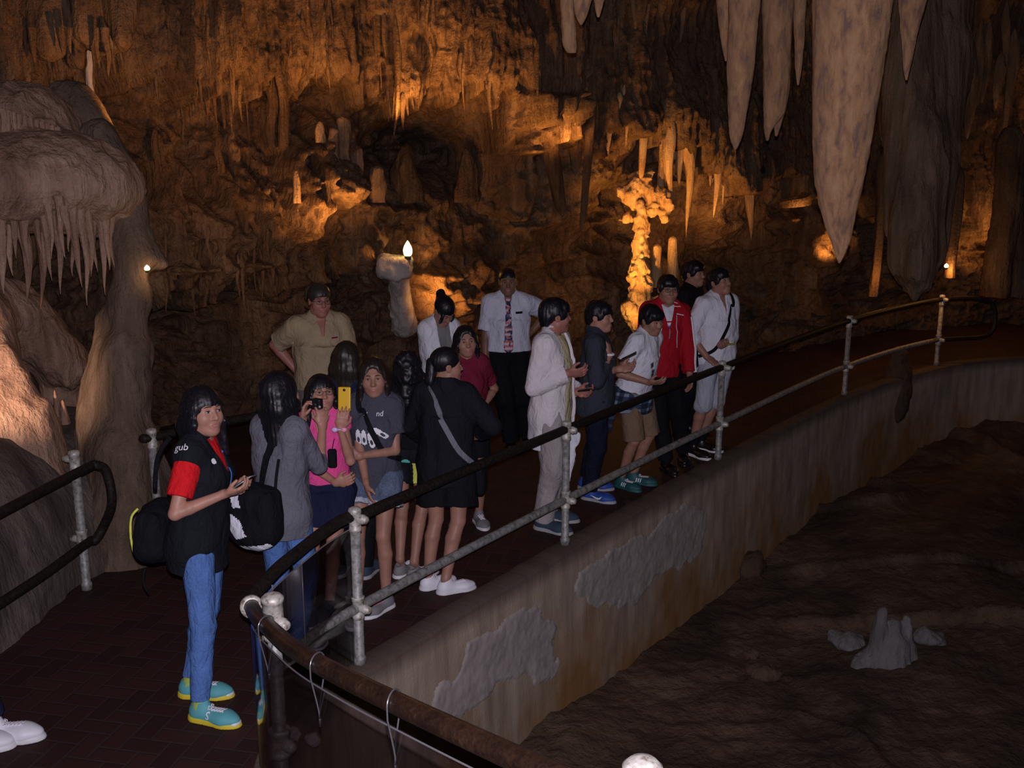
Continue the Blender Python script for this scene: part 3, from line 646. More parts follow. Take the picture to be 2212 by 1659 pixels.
def stump():
    s = SDF(); b = pit_pt(1925, 1425); k = depth(b)/2300
    q = lambda du, dz: b+np.array([du*k, 0, dz*k])
    for u0, z0, r0, u1, z1, r1 in ((-28,0,26,-30,108,11),(-5,0,34,0,78,15),(18,-5,24,26,92,9),(8,-10,40,5,40,30),(-60,-10,26,-30,20,18),(40,-10,20,34,30,14)):
        s.u(cap(q(u0, z0), q(u1, z1), r0*k, r1*k), .03)
    s.noise(lambda X: .02*vn(X[..., 0]*13, X[..., 1]*13, X[..., 2]*6, 3)+.012*vn(X[..., 0]*30, X[..., 1]*30, X[..., 2]*12, 4))
    tag(obj('stalagmite', s.me('stalagmite', .011), M['pitrock']), 'cluster of broken grey stalagmite stumps on the dark pit floor', 'stalagmite')
stump()
def stone(u, v, r, label, m='pitrock', zs=.6, seed=1, pos=None):
    b = pit_pt(u, v) if pos is None else np.asarray(pos, float); s = SDF(); s.u(ell(b+np.array([0, 0, r*zs*.55]), (r, r*.8, r*zs)), .02)
    s.noise(lambda X: .28*r*vn(X[..., 0]/r*1.4, X[..., 1]/r*1.4, X[..., 2]/r*1.4, seed)+.1*r*vn(X[..., 0]/r*4, X[..., 1]/r*4, X[..., 2]/r*4, seed+5))
    tag(obj('stone', s.me('stone', r/9), M[m]), label, 'rock')
stone(1830, 1392, .15, 'low pale stone lying left of the grey stalagmite stumps', seed=3, zs=.4)
stone(1625, 1420, .06, 'small tan pebble on the pit floor, farthest left of the pit stones', 'mud', seed=5)
stone(1650, 1455, .14, 'flat brown stone on the pit floor below the small tan pebble', 'mud', seed=8, zs=.35)
stone(2010, 1385, .12, 'grey stone right of the stalagmite stumps', seed=9, zs=.5)
stone(1620, 1235, .16, 'rounded boulder at the foot of the retaining wall', 'mud', seed=12, zs=.8)
stone(640, 1585, .028, 'upright pale stone seen through the acrylic panel', 'pale', zs=1.5, seed=15, pos=G(636, 1598, .03))
stone(672, 1600, .034, 'squat pale stone beside the upright one behind the acrylic panel', 'pale', zs=.9, seed=17, pos=G(676, 1606, .03))
b = G(1942, 815, 0); s = SDF(); s.u(cap(b+np.array([0, 0, -.15]), b+np.array([0, 0, .28]), .17, .10), .03); s.u(cap(b+np.array([-.12, -.1, -.35]), b+np.array([0, -.02, .05]), .2, .15), .05)
s.noise(lambda X: .03*vn(X[..., 0]*7, X[..., 1]*7, X[..., 2]*6, 3)+.01*vn(X[..., 0]*20, X[..., 1]*20, X[..., 2]*20, 4))
tag(obj('stalagmite', s.me('stalagmite', .016), M['mud']), 'brown rock knob where the retaining wall bends at its far end', 'rock')
# ------------------------------------------------------------- railings
M['galv'] = mat('galvanised_steel', (.3, .3, .28), .55, metal=.25, spec=.4); t = NT(M['galv']); w = t.coord(); a = t.noise(w, 30, 4, .7); b = t.noise(w, 90, 2)
t.set('Base Color', t.ramp(a, [(.36, (.14,.135,.125)), (.5, (.27,.265,.25)), (.68, (.40,.39,.37))])); t.set('Normal', t.bump(b, .3, .002))
M['fit'] = mat('pale_pipe_fitting', (.45, .43, .38), .5, metal=.2); t = NT(M['fit']); w = t.coord(); a = t.noise(w, 38, 4, .7)
t.set('Base Color', t.ramp(a, [(.34, (.16,.12,.09)), (.45, (.40,.37,.32)), (.65, (.60,.57,.52))]))
M['grip'] = mat('dark_handrail', (.012, .010, .010), .6, spec=.2); t = NT(M['grip']); w = t.coord(); a = t.noise(w, 55, 4, .65)
t.set('Base Color', t.ramp(a, [(.4, (.008,.007,.007)), (.7, (.030,.018,.014))])); t.set('Normal', t.bump(a, .4, .002))
M['wood'] = mat('worn_brown_handrail', (.04, .02, .012), .36, spec=.5); t = NT(M['wood']); w = t.coord(); a = t.noise(w, 70, 5, .7); b = t.noise(w, 9, 3)
t.set('Base Color', t.ramp(t.math('ADD', t.math('MULTIPLY', a, .5), t.math('MULTIPLY', b, .5)), [(.38, (.009,.005,.004)), (.54, (.030,.014,.008)), (.70, (.075,.042,.028))])); t.set('Normal', t.bump(a, .5, .002))
def lathe(mb, base, prof, n=20, axis=(0, 0, 1)):
    ax = Vector(axis).normalized(); a = ax.orthogonal().normalized(); b = ax.cross(a); base = Vector(base)
    V = [base+ax*h+(a*math.cos(2*math.pi*k/n)+b*math.sin(2*math.pi*k/n))*max(r, 1e-4) for h, r in prof for k in range(n)]; m = len(prof)
    return mb.add(V, [(i*n+k, i*n+(k+1) % n, (i+1)*n+(k+1) % n, (i+1)*n+k) for i in range(m-1) for k in range(n)])
def post(root, p, z0, zt, zr, zm, out, lean=(0, 0), fit=1.):
    p = np.asarray(p, float)
    o = obj('post', lathe(MB(), (p[0], p[1], z0), [(0, .0), (0, .034), (.04, .034), (.05, .027), (zt-z0-.02, .027), (zt-z0-.02, 0)]), M['galv'], root)
    for zz, hh, dome in ((zr, .075, 1), (zm, .062, 0)):
        if zz is None: continue
        top = zt-zz if dome else hh
        mb = lathe(MB(), (p[0], p[1], zz), [(-hh, .027), (-hh, .033*fit), (-hh+.018, .034*fit), (-hh+.02, .032*fit), (top-.022, .032*fit), (top-.02, .035*fit), (top-.005, .035*fit)]+([(top+.008, .030), (top+.014, .012), (top+.015, 0)] if dome else [(top, .037), (top, .027)]))
        lathe(mb, (p[0]+out[0]*.02, p[1]+out[1]*.02, zz), [(0, .024), (.040, .026), (.044, .021), (.058, .020), (.063, .015), (.063, 0)], 14, (out[0], out[1], 0))
        obj('pipe_fitting', mb, M['fit'], root)
R1 = thing('railing', 'long pipe railing on the retaining wall with black handrail and five grey posts', 'railing', group=None)
Z0, ZR, ZM = .034, .865, .36
POSTS = [RAILP[i] for i in (7, 8, 9, 10, 11)]
for p in POSTS:
    i = int(np.argmin(np.hypot(*(LINE-np.array(p)).T))); post(R1, p, Z0, ZR+.045, ZR, ZM, OUT[i])
a = [i for i in range(len(LINE)) if 5.02*0 <= LS[i]]
i7 = 7*14; i5 = 5*14; i11 = 11*14
c3 = lambda i, z: (LINE[i][0], LINE[i][1], z)
corner = [tuple(G(u, v, .875)) for u, v in ((541,1303),(549,1285),(566,1264),(600,1228),(650,1187),(700,1148),(745,1120),(775,1106))]
far = [c3(i, ZR) for i in range(i7, i11+1, 2)]
e = np.array(c3(i11, ZR)); ang = [tuple(e+np.array([.35, .09, 0])), tuple(e+np.array([.62, .16, -.03])), tuple(e+np.array([.74, .19, -.13])), tuple(e+np.array([.77, .2, -.28])), tuple(e+np.array([.75, .19, -.42])), tuple(e+np.array([.62, .16, -.5])), tuple(e+np.array([.3, .08, -.505])), tuple(e+np.array([0, 0, -.505]))]
obj('top_rail', MB().tube(spline(corner[:-1]+far[:1], 6)[:-1]+far, .030), M['grip'], R1)
obj('end_loop', MB().tube(spline([e]+ang, 5), .028), M['grip'], R1)
md = [c3(i, ZM) for i in range(i5+8, i11+1, 2)]
obj('middle_rail', MB().tube(md, .028), M['galv'], R1)
# near railing, climbing toward the viewer
R2 = thing('railing', 'near brown pipe handrail curving up toward the viewer at the bottom', 'railing')
near = [tuple(G(541, 1303, .875)), tuple(P(552,1326,4.25)), tuple(P(575,1350,4.0)), tuple(P(640,1405,3.65)), tuple(P(740,1462,3.3)), tuple(P(880,1530,2.95)), tuple(P(1035,1602,2.65)), tuple(P(1180,1668,2.42)), tuple(P(1390,1760,2.2)), tuple(P(1600,1850,2.05))]
near[0] = tuple(np.array(near[0])+np.array([0, 0, -.005])); npth = spline(near, 10)
obj('top_rail', MB().tube(npth[2:], .0315, 20), M['wood'], R2)
def ppost(u, v, d, zt_off=.0, fit=1.25, zb=-.02):
    p = P(u, v, d); post(R2, p[:2], zb, p[2]+zt_off, p[2]-.10, p[2]-.62, (.75, -.6), fit=fit)
ppost(588, 1288, 4.08, zb=0.0)
ppost(1388, 1655, 2.28, zb=-1.2, zt_off=.005)
ring = MB(); q = np.array(npth[3]); dd = np.array(npth[5])-q; lathe(ring, q, [(-.035, .033), (-.035, .046), (.0, .048), (.03, .046), (.03, .033)], 20, dd); obj('pipe_fitting', ring, M['fit'], R2)
# left railing and its end loop
R3 = thing('railing', 'two-bar black railing with rounded end loop in front of the left rock face', 'railing')
lp = G(188, 1272, 0)
post(R3, lp[:2], 0, .905, .86, .335, (-.8, .2))
xl = lp[0]+.055
pt = [tuple(G(-70, 1143, .86)), tuple(G(0, 1108, .86)), tuple(G(100, 1055, .86)), tuple(G(190, 1010, .86))]; pb = [tuple(G(190, 1172, .34)), tuple(G(100, 1238, .34)), tuple(G(0, 1304, .34)), tuple(G(-70, 1350, .34))]
d3 = nrm(np.array(pt[3])-np.array(pt[2])); e = np.array(pt[3]); f = np.array(pb[0])
loop = [tuple(e+d3*.05+np.array([.02, 0, -.0])), tuple(e+d3*.10+np.array([.05, 0, -.06])), tuple(e+d3*.11+np.array([.06, 0, -.26])), tuple(f+d3*.09+np.array([.05, 0, .07])), tuple(f+d3*.04+np.array([.02, 0, .0]))]
obj('handrail', MB().tube(spline(pt+loop+pb, 8), .029), M['grip'], R3)
# railing behind the girl in the vest
R4 = thing('railing', 'dark railing behind the girl in the black vest, half hidden by her', 'railing')
bp = G(328, 945, .86); post(R4, bp[:2], 0, .91, .86, .34, (-.7, -.2))
bb = G(610, 886, .86); cc = G(610, 1030, .34)
obj('top_rail', MB().tube(spline([tuple(bp-np.array([.05, .02, 0])), tuple(bp), tuple((bp+bb)/2), tuple(bb)], 5), .03), M['grip'], R4)
b2 = np.array([bp[0], bp[1], .34]); c2 = np.array([bb[0], bb[1], .34]); obj('middle_rail', MB().tube([tuple(b2), tuple(c2)], .027), M['grip'], R4)
post(R4, bb[:2], 0, .91, .86, .34, (-.7, -.2))
# acrylic panel tied below the near rail
M['acryl'] = bpy.data.materials.new('clear_acrylic'); M['acryl'].use_nodes = True; nt = M['acryl'].node_tree; nt.nodes.remove(nt.nodes['Principled BSDF'])
tr = nt.nodes.new('ShaderNodeBsdfTransparent'); tr.inputs[0].default_value = (.70, .68, .70, 1); gl = nt.nodes.new('ShaderNodeBsdfGlossy'); gl.inputs['Roughness'].default_value = .06
lw = nt.nodes.new('ShaderNodeLayerWeight'); pw_ = nt.nodes.new('ShaderNodeMath'); pw_.operation = 'POWER'; pw_.inputs[1].default_value = 4; fr = nt.nodes.new('ShaderNodeMath'); fr.operation = 'MULTIPLY_ADD'; fr.inputs[1].default_value = .8; fr.inputs[2].default_value = .05; nt.links.new(lw.outputs['Facing'], pw_.inputs[0]); nt.links.new(pw_.outputs[0], fr.inputs[0]); mx = nt.nodes.new('ShaderNodeMixShader')
for a_, b_ in ((fr.outputs[0], mx.inputs[0]), (tr.outputs[0], mx.inputs[1]), (gl.outputs[0], mx.inputs[2]), (mx.outputs[0], nt.nodes['Material Output'].inputs['Surface'])): nt.links.new(a_, b_)
M['edge'] = mat('cut_acrylic_edge', (.22, .20, .22), .3, Transmission_Weight=.3); M['blue_edge'] = mat('blue_refraction_edge', (.03, .06, .35), .4); M['yel_edge'] = mat('yellow_refraction_edge', (.45, .40, .08), .4)  # blue and yellow stand in for light refracted at the panel edge
pn = thing('acrylic_panel', 'clear curved acrylic panel hung below the near brown handrail', 'panel')
pp = np.array(npth[3:72]); off = np.stack([pp[:, 0], pp[:, 1], pp[:, 2]], -1)
tg = np.gradient(pp[:, :2], axis=0); tg /= np.linalg.norm(tg, axis=1)[:, None]; nn_ = np.stack([tg[:, 1], -tg[:, 0]], -1)   # toward the walkway side
A = MB(); n = len(pp); rows = []
for side in (-1, 1):
    for dz in (-.085, -.95):
        rows.append([(pp[i, 0]+nn_[i, 0]*(.002+.004*side), pp[i, 1]+nn_[i, 1]*(.002+.004*side), max(pp[i, 2]+dz, .02 if dz < -.5 else -9)) for i in range(n)])
for r in rows: A.v += [tuple(map(float, q)) for q in r]
for i in range(n-1):
    A.f += [(i, i+1, n+i+1, n+i), (2*n+i, 3*n+i, 3*n+i+1, 2*n+i+1)]
obj('pane', A, M['acryl'], pn)
obj('top_edge', MB().tube([(q[0]+nn_[i, 0]*.002, q[1]+nn_[i, 1]*.002, q[2]-.083) for i, q in enumerate(pp)], .003, 8), M['edge'], pn)
q = pp[0]; obj('side_edge', MB().tube([(q[0], q[1], q[2]-.08), (q[0], q[1], .40)], .007, 8), M['blue_edge'], pn); obj('side_refraction', MB().tube([(q[0], q[1], .40), (q[0], q[1], .10)], .006, 8), M['yel_edge'], pn)  # refracted light painted as two colours down the panel's side
q = pp[1]+np.array([.045, -.02, 0]); obj('clear_seam', MB().tube([(q[0], q[1], q[2]-.06), (q[0], q[1], .05)], .005, 8), M['edge'], pn)
pn2 = thing('acrylic_panel', 'clear acrylic panel bent round the corner below the black handrail', 'panel')
cp_ = np.array(spline(corner, 6)); A = MB(); n = len(cp_)
for dz in (-.075, None): A.v += [(q[0], q[1], q[2]+dz if dz else .05) for q in cp_.tolist()]
A.f += [(i, i+1, n+i+1, n+i) for i in range(n-1)]
pe_ = obj('pane', A, M['acryl'], pn2); sm_ = pe_.modifiers.new('sheet', 'SOLIDIFY'); sm_.thickness = .006
obj('top_edge', MB().tube([(q[0], q[1], q[2]-.074) for q in cp_], .004, 8), M['edge'], pn2)
for i_ in (16, 24): q = cp_[i_]; obj('clear_seam', MB().tube([(q[0], q[1], q[2]-.05), (q[0], q[1], .3)], .004, 8), M['edge'], pn2)
M['wire'] = mat('steel_wire', (.35, .35, .38), .3, metal=.8)
for (u, v, d), lab in zip(((578,1352,4.0),(683,1430,3.48),(838,1508,3.03)), ('steel wire tie on the near handrail, beside the corner post', 'steel wire tie on the near handrail, between the corner one and the longest', 'longest steel wire tie looped over the near handrail')):
    c = P(u, v, d); i = int(np.argmin(np.linalg.norm(np.array(npth)-c, axis=1))); c = np.array(npth[i]); tt = nrm(np.array(npth[i+1])-c); sd = nrm(np.cross(tt, (0, 0, 1)))
    L = .20; w = MB(); ring = []
    for a_ in np.linspace(-.5*math.pi, 1.5*math.pi, 33)[:-1]:
        x_, z_ = math.cos(a_), math.sin(a_); zz_ = z_*.036 if z_ > 0 else z_*L
        xx_ = x_*.036*(1 if z_ > -.2 else 1-.75*(-z_-.2)/.8)
        ring.append(tuple(c+sd*xx_+tt*(.028*x_)+np.array([0, 0, zz_])))
    ring.append(ring[0]); w.tube(ring, .0028, 6); b_ = np.array(ring[0]); w.tube([tuple(b_+np.array([0, 0, .008])), tuple(b_-np.array([0, 0, .028]))], .004, 6)
    tag(obj('wire_tie', w, M['wire']), lab, 'wire tie')
# ------------------------------------------------------------- people
def Rx(a): c, s = math.cos(a), math.sin(a); return np.array([[1,0,0],[0,c,-s],[0,s,c]])
def Ry(a): c, s = math.cos(a), math.sin(a); return np.array([[c,0,s],[0,1,0],[-s,0,c]])
def Rz(a): c, s = math.cos(a), math.sin(a); return np.array([[c,-s,0],[s,c,0],[0,0,1]])
def skinmat(name, col):
    m = mat(name, col, .5, spec=.35, Subsurface_Weight=.0); t = NT(m); w = t.coord(); a = t.noise(w, 14, 3); b = t.noise(w, 240, 2)
    t.set('Base Color', t.ramp(a, [(.3, tuple(x*.86 for x in col)), (.7, tuple(min(1, x*1.1) for x in col))])); t.set('Normal', t.bump(b, .15, .001)); return m
SK = {'a': skinmat('skin_fair', (.41,.205,.145)), 'b': skinmat('skin_tan', (.345,.17,.12)), 'c': skinmat('skin_brown', (.20,.105,.07)), 'd': skinmat('skin_ruddy', (.37,.155,.12))}
def hairmat(name, col, hi):
    m = mat(name, col, .42, spec=.4); t = NT(m); w = t.coord((70, 70, 5)); a = t.noise(w, 2.2, 4, .7)
    t.set('Base Color', t.ramp(a, [(.35, col), (.72, hi)])); t.set('Normal', t.bump(a, .4, .003)); return m
HM = {'black': hairmat('black_hair', (.004,.004,.006), (.014,.014,.019)), 'brown': hairmat('dark_brown_hair', (.012,.008,.007), (.034,.023,.018)), 'grey': hairmat('greying_brown_hair', (.02,.016,.013), (.06,.05,.042))}
M['eyew'] = mat('eye_white', (.36,.34,.33), .3); M['iris'] = mat('dark_iris', (.012,.008,.006), .15); M['lip'] = mat('lips', (.40,.15,.13), .45); M['brow'] = mat('eyebrow_hair', (.015,.012,.01), .7)
M['frame'] = mat('spectacle_frame', (.015,.013,.013), .3); M['lens'] = bpy.data.materials.new('spectacle_lens'); M['lens'].use_nodes = True
_n = M['lens'].node_tree; _n.nodes.remove(_n.nodes['Principled BSDF']); _t = _n.nodes.new('ShaderNodeBsdfTransparent'); _g = _n.nodes.new('ShaderNodeBsdfGlossy'); _g.inputs['Roughness'].default_value = .12; _m = _n.nodes.new('ShaderNodeMixShader'); _m.inputs[0].default_value = .10
for a_, b_ in ((_t.outputs[0], _m.inputs[1]), (_g.outputs[0], _m.inputs[2]), (_m.outputs[0], _n.nodes['Material Output'].inputs['Surface'])): _n.links.new(a_, b_)
SHOE = {}
def shoe_meshes():
    up = SDF(); up.u(ell((0, -.055, .045), (.036, .05, .045)), .03).u(ell((0, .10, .03), (.046, .075, .034)), .05).u(ecap((0, -.05, .03), (0, .09, .03), (.038, .04), (.045, .032), (1, 0, 0)), .04).u(ecap((0, -.03, .05), (0, -.045, .098), (.036, .046), (.036, .044), (1, 0, 0), True), .02)
    up.sub(ecap((0, -.045, .075), (0, -.05, .14), (.029, .036), (.03, .038), (1, 0, 0), True), .004); up.cut(half((0, 0, .012), (0, 0, -1)))
    so = SDF(); so.u(ecap((0, -.06, 0), (0, .0, 0), (.042, .05), (.040, .05), (1, 0, 0)), .02).u(ell((0, .10, .0), (.052, .085, .05)), .04).u(ell((0, -.06, .0), (.043, .052, .05)), .03).u(ecap((0, -.05, 0), (0, .09, 0), (.042, .05), (.05, .05), (1, 0, 0)), .03)
    so.cut(half((0, 0, .027), (0, .0, 1))); so.cut(half((0, 0, .0015), (0, 0, -1)))
    SHOE['upper'] = up.me('shoe_upper', .0045); SHOE['sole'] = so.me('shoe_sole', .005)
    bv = BVHTree.FromPolygons([v.co for v in SHOE['upper'].vertices], [p.vertices for p in SHOE['upper'].polygons])
    def top(x, y):
        h = bv.ray_cast(Vector((x, y, .3)), Vector((0, 0, -1))); return (x, y, (h[0].z if h[0] else .05)+.002)
    la = MB()
    for i in range(5):
        y = .018+i*.016
        la.tube([top(-.02, y), top(-.01, y+.004), top(.0, y+.006), top(.012, y+.010), top(.02, y+.014)], .0032, 6); la.tube([top(.02, y), top(.0, y+.006), top(-.02, y+.014)], .0032, 6)
    for sx_ in (-1, 1): la.tube([top(0, .02), tuple(np.array(top(sx_*.012, .012))+[0, 0, .006]), tuple(np.array(top(sx_*.024, .016))+[0, 0, .004]), top(sx_*.01, .022)], .003, 6)
    SHOE['laces'] = la.me('shoe_laces'); SHOE['bvh'] = bv
shoe_meshes()
class Pn: pass
def ik(a, t, l1, l2, pole):
    a = np.asarray(a, float); t = np.asarray(t, float); d = t-a; D = np.linalg.norm(d); mx_ = (l1+l2)*.995
    if D > mx_: t = a+d/D*mx_; D = mx_
    if D < abs(l1-l2)+.03: D = abs(l1-l2)+.03
    u = nrm(d); x = (l1*l1-l2*l2+D*D)/(2*D); h = math.sqrt(max(l1*l1-x*x, 0)); p = np.asarray(pole, float); p = p-u*(p @ u); p = nrm(p)
    return a+u*x+p*h, t
def person(label, H, head, face, lean=(0, 0), twist=0, hd=(0, 0, 0), R=None, L=None, feet=None, sex='f', skin='a', bulk=1., vox=.0065, hair='short', hcol='black', curl=(.35, .35), pole=(None, None),
           hdir=(None, None), pn=(None, None), eyes=True, glasses=False, drop=0, hoff=.016, smile=0, hs=1.0, open_mouth=0):
    p = Pn(); p.H = H; p.sex = sex; f = sex == 'f'; k = H/1.7; p.k = k; bulk = bulk*(.89 if f else .97); p.bulk = bulk; p.vox = vox
    p.R0 = Rz(rad(-face)); T = Rz(rad(twist)) @ Ry(rad(lean[1])) @ Rx(-rad(lean[0])); p.T = T
    hipz = (.528-drop)*H; p.P = np.array([0, -.0*lean[0], hipz]); tp = lambda x, y, z: p.P+T @ (np.array([x, y, z])*k)
    p.tp = tp; p.N = tp(0, -.02, .525); p.Nb = tp(0, -.02, .46)
    p.Hd = T @ Rz(rad(-hd[0])) @ Rx(rad(hd[1])) @ Ry(rad(hd[2]))
    s = hs*(H*.137)/.235; p.hs = s; p.C = tp(0, .0, .56)+p.Hd @ np.array([0, .012, .075])*s
    top = p.C+p.Hd @ np.array([0, -.01, .112])*s
    w0 = G(head[0], head[1], top[2]+hoff) if len(head) == 2 else None
    p.o = np.array([w0[0], w0[1], 0])-p.R0 @ np.array([top[0], top[1], 0])
    p.loc = lambda q: p.R0.T @ (np.asarray(q, float)-p.o); p.wld = lambda q: p.o+p.R0 @ np.asarray(q, float); p.d0 = depth(p.wld((0, 0, H*.7)))
    px_ = lambda q: p.loc(P(q[0], q[1], p.d0+q[2])) if len(q) == 3 and abs(q[0]) > 5 else np.array(q, float)
    p.px = px_
    sw = (.128 if f else .150)*k*bulk**.5
    hw = .088*k
    p.S = {}; p.E = {}; p.W = {}; p.Hh = {}; p.A = {}; p.K = {}; p.Hp = {}; p.fy = {}
    for sd, nm, tgt, i in ((1, 'R', R, 0), (-1, 'L', L, 1)):
        S0 = tp(0, 0, 0)+T @ np.array([sd*sw, -.015*k, .445*k]); t_ = px_(tgt) if tgt is not None else p.P+T @ np.array([sd*.25*k, .03*k, -.16*k])
        pl = T @ np.array(pole[i] if pole[i] is not None else (sd*.55, -.7, -.5)); E, Wp = ik(S0, t_, .172*H, .148*H, pl); p.S[nm], p.E[nm], p.W[nm] = S0, E, Wp
    ft = feet or [(.10*k, .0, 8), (-.10*k, .0, -8)]
    for sd, nm, q in ((1, 'R', ft[0]), (-1, 'L', ft[1])):
        if abs(q[0]) > 5: w_ = p.loc(G(q[0], q[1], .0)); xy = w_[:2]; yaw = q[2]
        else: xy = np.array(q[:2], float); yaw = q[2]
        p.Hp[nm] = p.P+Rz(rad(twist*.3)) @ np.array([sd*hw, 0, -.02*k]); fd = Rz(rad(-yaw)) @ np.array([0, 1, 0]); p.fy[nm] = (xy, yaw, fd)
        K, A = ik(p.Hp[nm], np.array([xy[0], xy[1], .075*k])-fd*.045*k, .245*H, .235*H, fd+np.array([sd*.1, 0, .2])); p.K[nm], p.A[nm] = K, A
    # ---- body skin
    b = SDF(); kb = k*bulk**.5
    for pr, kk in torso(p, 0): b.u(pr, kk)
    b.u(cap(p.Nb, p.C+p.Hd @ np.array([0, -.022, -.055])*s, .056*k*(1 if not f else .86), .050*k*(1 if not f else .86)), .04)
    for nm in 'RL':
        sd = 1 if nm == 'R' else -1; m_ = (.86 if f else 1.)*kb; S0, E, Wp = p.S[nm], p.E[nm], p.W[nm]
        b.u(cap(S0, E, .053*m_, .039*m_), .016); fm = E+(Wp-E)*.28
        b.u(cap(E, fm, .038*m_, .039*m_), .010); b.u(cap(fm, Wp, .039*m_, .026*m_), .008)
        Hp_, K, A = p.Hp[nm], p.K[nm], p.A[nm]; q = (1.0 if f else .98)*kb
        b.u(cap(Hp_, K, .082*q, .051*q), .05); c = K+(A-K)*.3+(-p.fy[nm][2])*.012*k
        b.u(cap(K, c, .048*q, .051*q), .012); b.u(cap(c, A, .051*q, .032*q), .010); b.u(cap(A, A+p.fy[nm][2]*.02*k-np.array([0, 0, .04*k]), .03*k, .022*k), .02)
        fd = nrm(Wp-E); hdv = nrm(np.asarray(hdir[0 if nm == 'R' else 1]) if hdir[0 if nm == 'R' else 1] is not None else fd); pv = pn[0 if nm == 'R' else 1]
        pv = np.asarray(pv, float) if pv is not None else np.array([-sd, .25, -.15]); pv = nrm(pv-hdv*(pv @ hdv))
        hand(b, Wp, hdv, pv, k*(.93 if f else 1.02), curl[0 if nm == 'R' else 1], sd); p.Hh[nm] = (Wp+hdv*.085*k, hdv, pv)
    h = lambda x, y, z: p.C+p.Hd @ np.array([x, y, z])*s; HR = p.Hd
    e = lambda c, r: ell(h(*c), tuple(np.array(r)*s), HR); sp = lambda c, r: sph(h(*c), r*s); cp_ = lambda a, c, r0, r1: cap(h(*a), h(*c), r0*s, r1*s)
    b.u(e((0, -.014, .03), (.075, .092, .082)), .02).u(e((0, .022, -.03), (.0615, .066, .083)), .03)
    for sd in (-1, 1):
        b.u(sp((sd*.036, .052, -.036), .029), .03).u(cp_((sd*.048, .0, -.062), (sd*.02, .056, -.098), .020, .017), .03)
    b.u(sp((0, .064, -.098), .020 if f else .024), .025).u(e((0, .066, .016), (.05, .022, .014)), .02)
    for sd in (-1, 1): b.sub(sp((sd*.031, .098, -.002), .0165), .016)
    b.u(cp_((0, .084, .0), (0, .102, -.035), .0075, .0125), .012).u(sp((.011, .093, -.038), .0078), .006).u(sp((-.011, .093, -.038), .0078), .006)
    b.u(e((0, .082, -.070), (.026, .012, .016)), .012)
    if open_mouth: b.sub(e((0, .098, -.071), (.014, .014, .006)), .004)
    for sd in (-1, 1): b.u(e((sd*.0765, -.012, -.008), (.009, .021, .031)), .006); b.sub(e((sd*.086, -.006, -.006), (.006, .012, .020)), .004)
    # ---- objects
    p.root = thing('person', label, 'person', tuple(p.o), rad(-face)); p.body = obj('body', b.me('body', vox), SK[skin], p.root)
    p.e = e; p.h = h; p.sp = sp; p.cp = cp_
    if eyes:
        for sd in (-1, 1):
            q = h(sd*.031, .0815, -.003); ey = obj('eye', SDF().u(ell(q, (.0132*s, .0085*s, .0047*s), HR), .001).me('eye', .0022), M['eyew'], p.root)
            obj('iris', SDF().u(ell(h(sd*.031, .0865, -.003), (.0058*s, .0045*s, .0056*s), HR), .001).me('iris', .0015), M['iris'], ey)
            obj('upper_lid', MB().tube([tuple(h(sd*.031+x, .0875-12*x*x, .0022-8*x*x)) for x in np.linspace(-.015, .015, 7)], [.001, .0016, .002, .002, .002, .0016, .001], 6), M['brow'], p.root)
            obj('eyebrow', MB().tube([tuple(h(sd*x, y, z)) for x, y, z in ((.013, .0895, .018), (.024, .0905, .0215), (.036, .086, .0215), (.047, .075, .016))], [.0018, .0032, .003, .0012], 6), M['brow'], p.root)
        sm = .007*smile
        obj('lips', SDF().u(e((0, .091, -.0665), (.021, .0075, .0042)), .002).u(e((0, .0895, -.0745), (.0165, .0085, .0055)), .004).u(e((.016, .087, -.069+sm), (.008, .006, .003)), .004).u(e((-.016, .087, -.069+sm), (.008, .006, .003)), .004).me('lips', .0026), M['lip'], p.root)
    if glasses:
        g = obj('glasses', MB(), M['frame'], p.root); mb = MB(); ln = MB()
        for sd in (-1, 1):
            rr = [tuple(h(sd*.033+.024*math.cos(a), .106-.10*abs(sd*.033+.024*math.cos(a))**1.5, -.004+.017*math.sin(a))) for a in np.linspace(0, 2*math.pi, 25)]
            mb.tube(rr, .0016*s, 6); mb.tube([tuple(h(sd*.057, .097, .003)), tuple(h(sd*.076, .06, .004)), tuple(h(sd*.079, -.01, .002))], .0016*s, 6)
            ln.add([h(sd*.033, .1045, -.004)]+rr[:-1], [(0, i+1, (i+1) % 24+1) for i in range(24)])
        mb.tube([tuple(h(-.009, .106, -.001)), tuple(h(0, .108, .001)), tuple(h(.009, .106, -.001))], .0018*s, 6)
        g.data = mb.me('glasses'); g.data.materials.append(M['frame']); obj('lens', ln, M['lens'], g)
    make_hair(p, hair, hcol)
    p.cl = []
    return p
def torso(p, i, w=1.):
    f = p.sex == 'f'; k = p.k; T = p.T; B = p.bulk; tp = p.tp; E = lambda c, r: ell(tp(*c), tuple(np.array(r)*k+i), T)
    sw = (.120 if f else .142)*B**.5
    o = [(E((0, -.01, .0), ((.158 if f else .150)*B*w, .108*B*w, .115)), .05), (E((0, -.0, .17), ((.122 if f else .135)*B*w, .090*B*w, .15)), .08), (E((0, .0, .33), ((.135 if f else .152)*B**.6, .102*B**.6, .165)), .07),
         (cap(tp(-sw, -.015, .442), tp(sw, -.015, .442), .056*k+i*.9, .056*k+i*.9), .035)]
    for sd in (-1, 1):
        o.append((cap(tp(sd*.105, -.018, .462), tp(sd*.02, -.022, .525), .040*k+i*.8, .042*k+i*.7), .05)); o.append((cap(tp(sd*.098, -.03, .41), tp(sd*.085, -.02, .25), .058*k+i, .062*k+i), .05)); o.append((sph(tp(sd*.07, -.045, -.05), .088*k*B**.5+i), .05))
        if f: o.append((sph(tp(sd*.06, .068, .315), .050*k+i), .05))
    return o
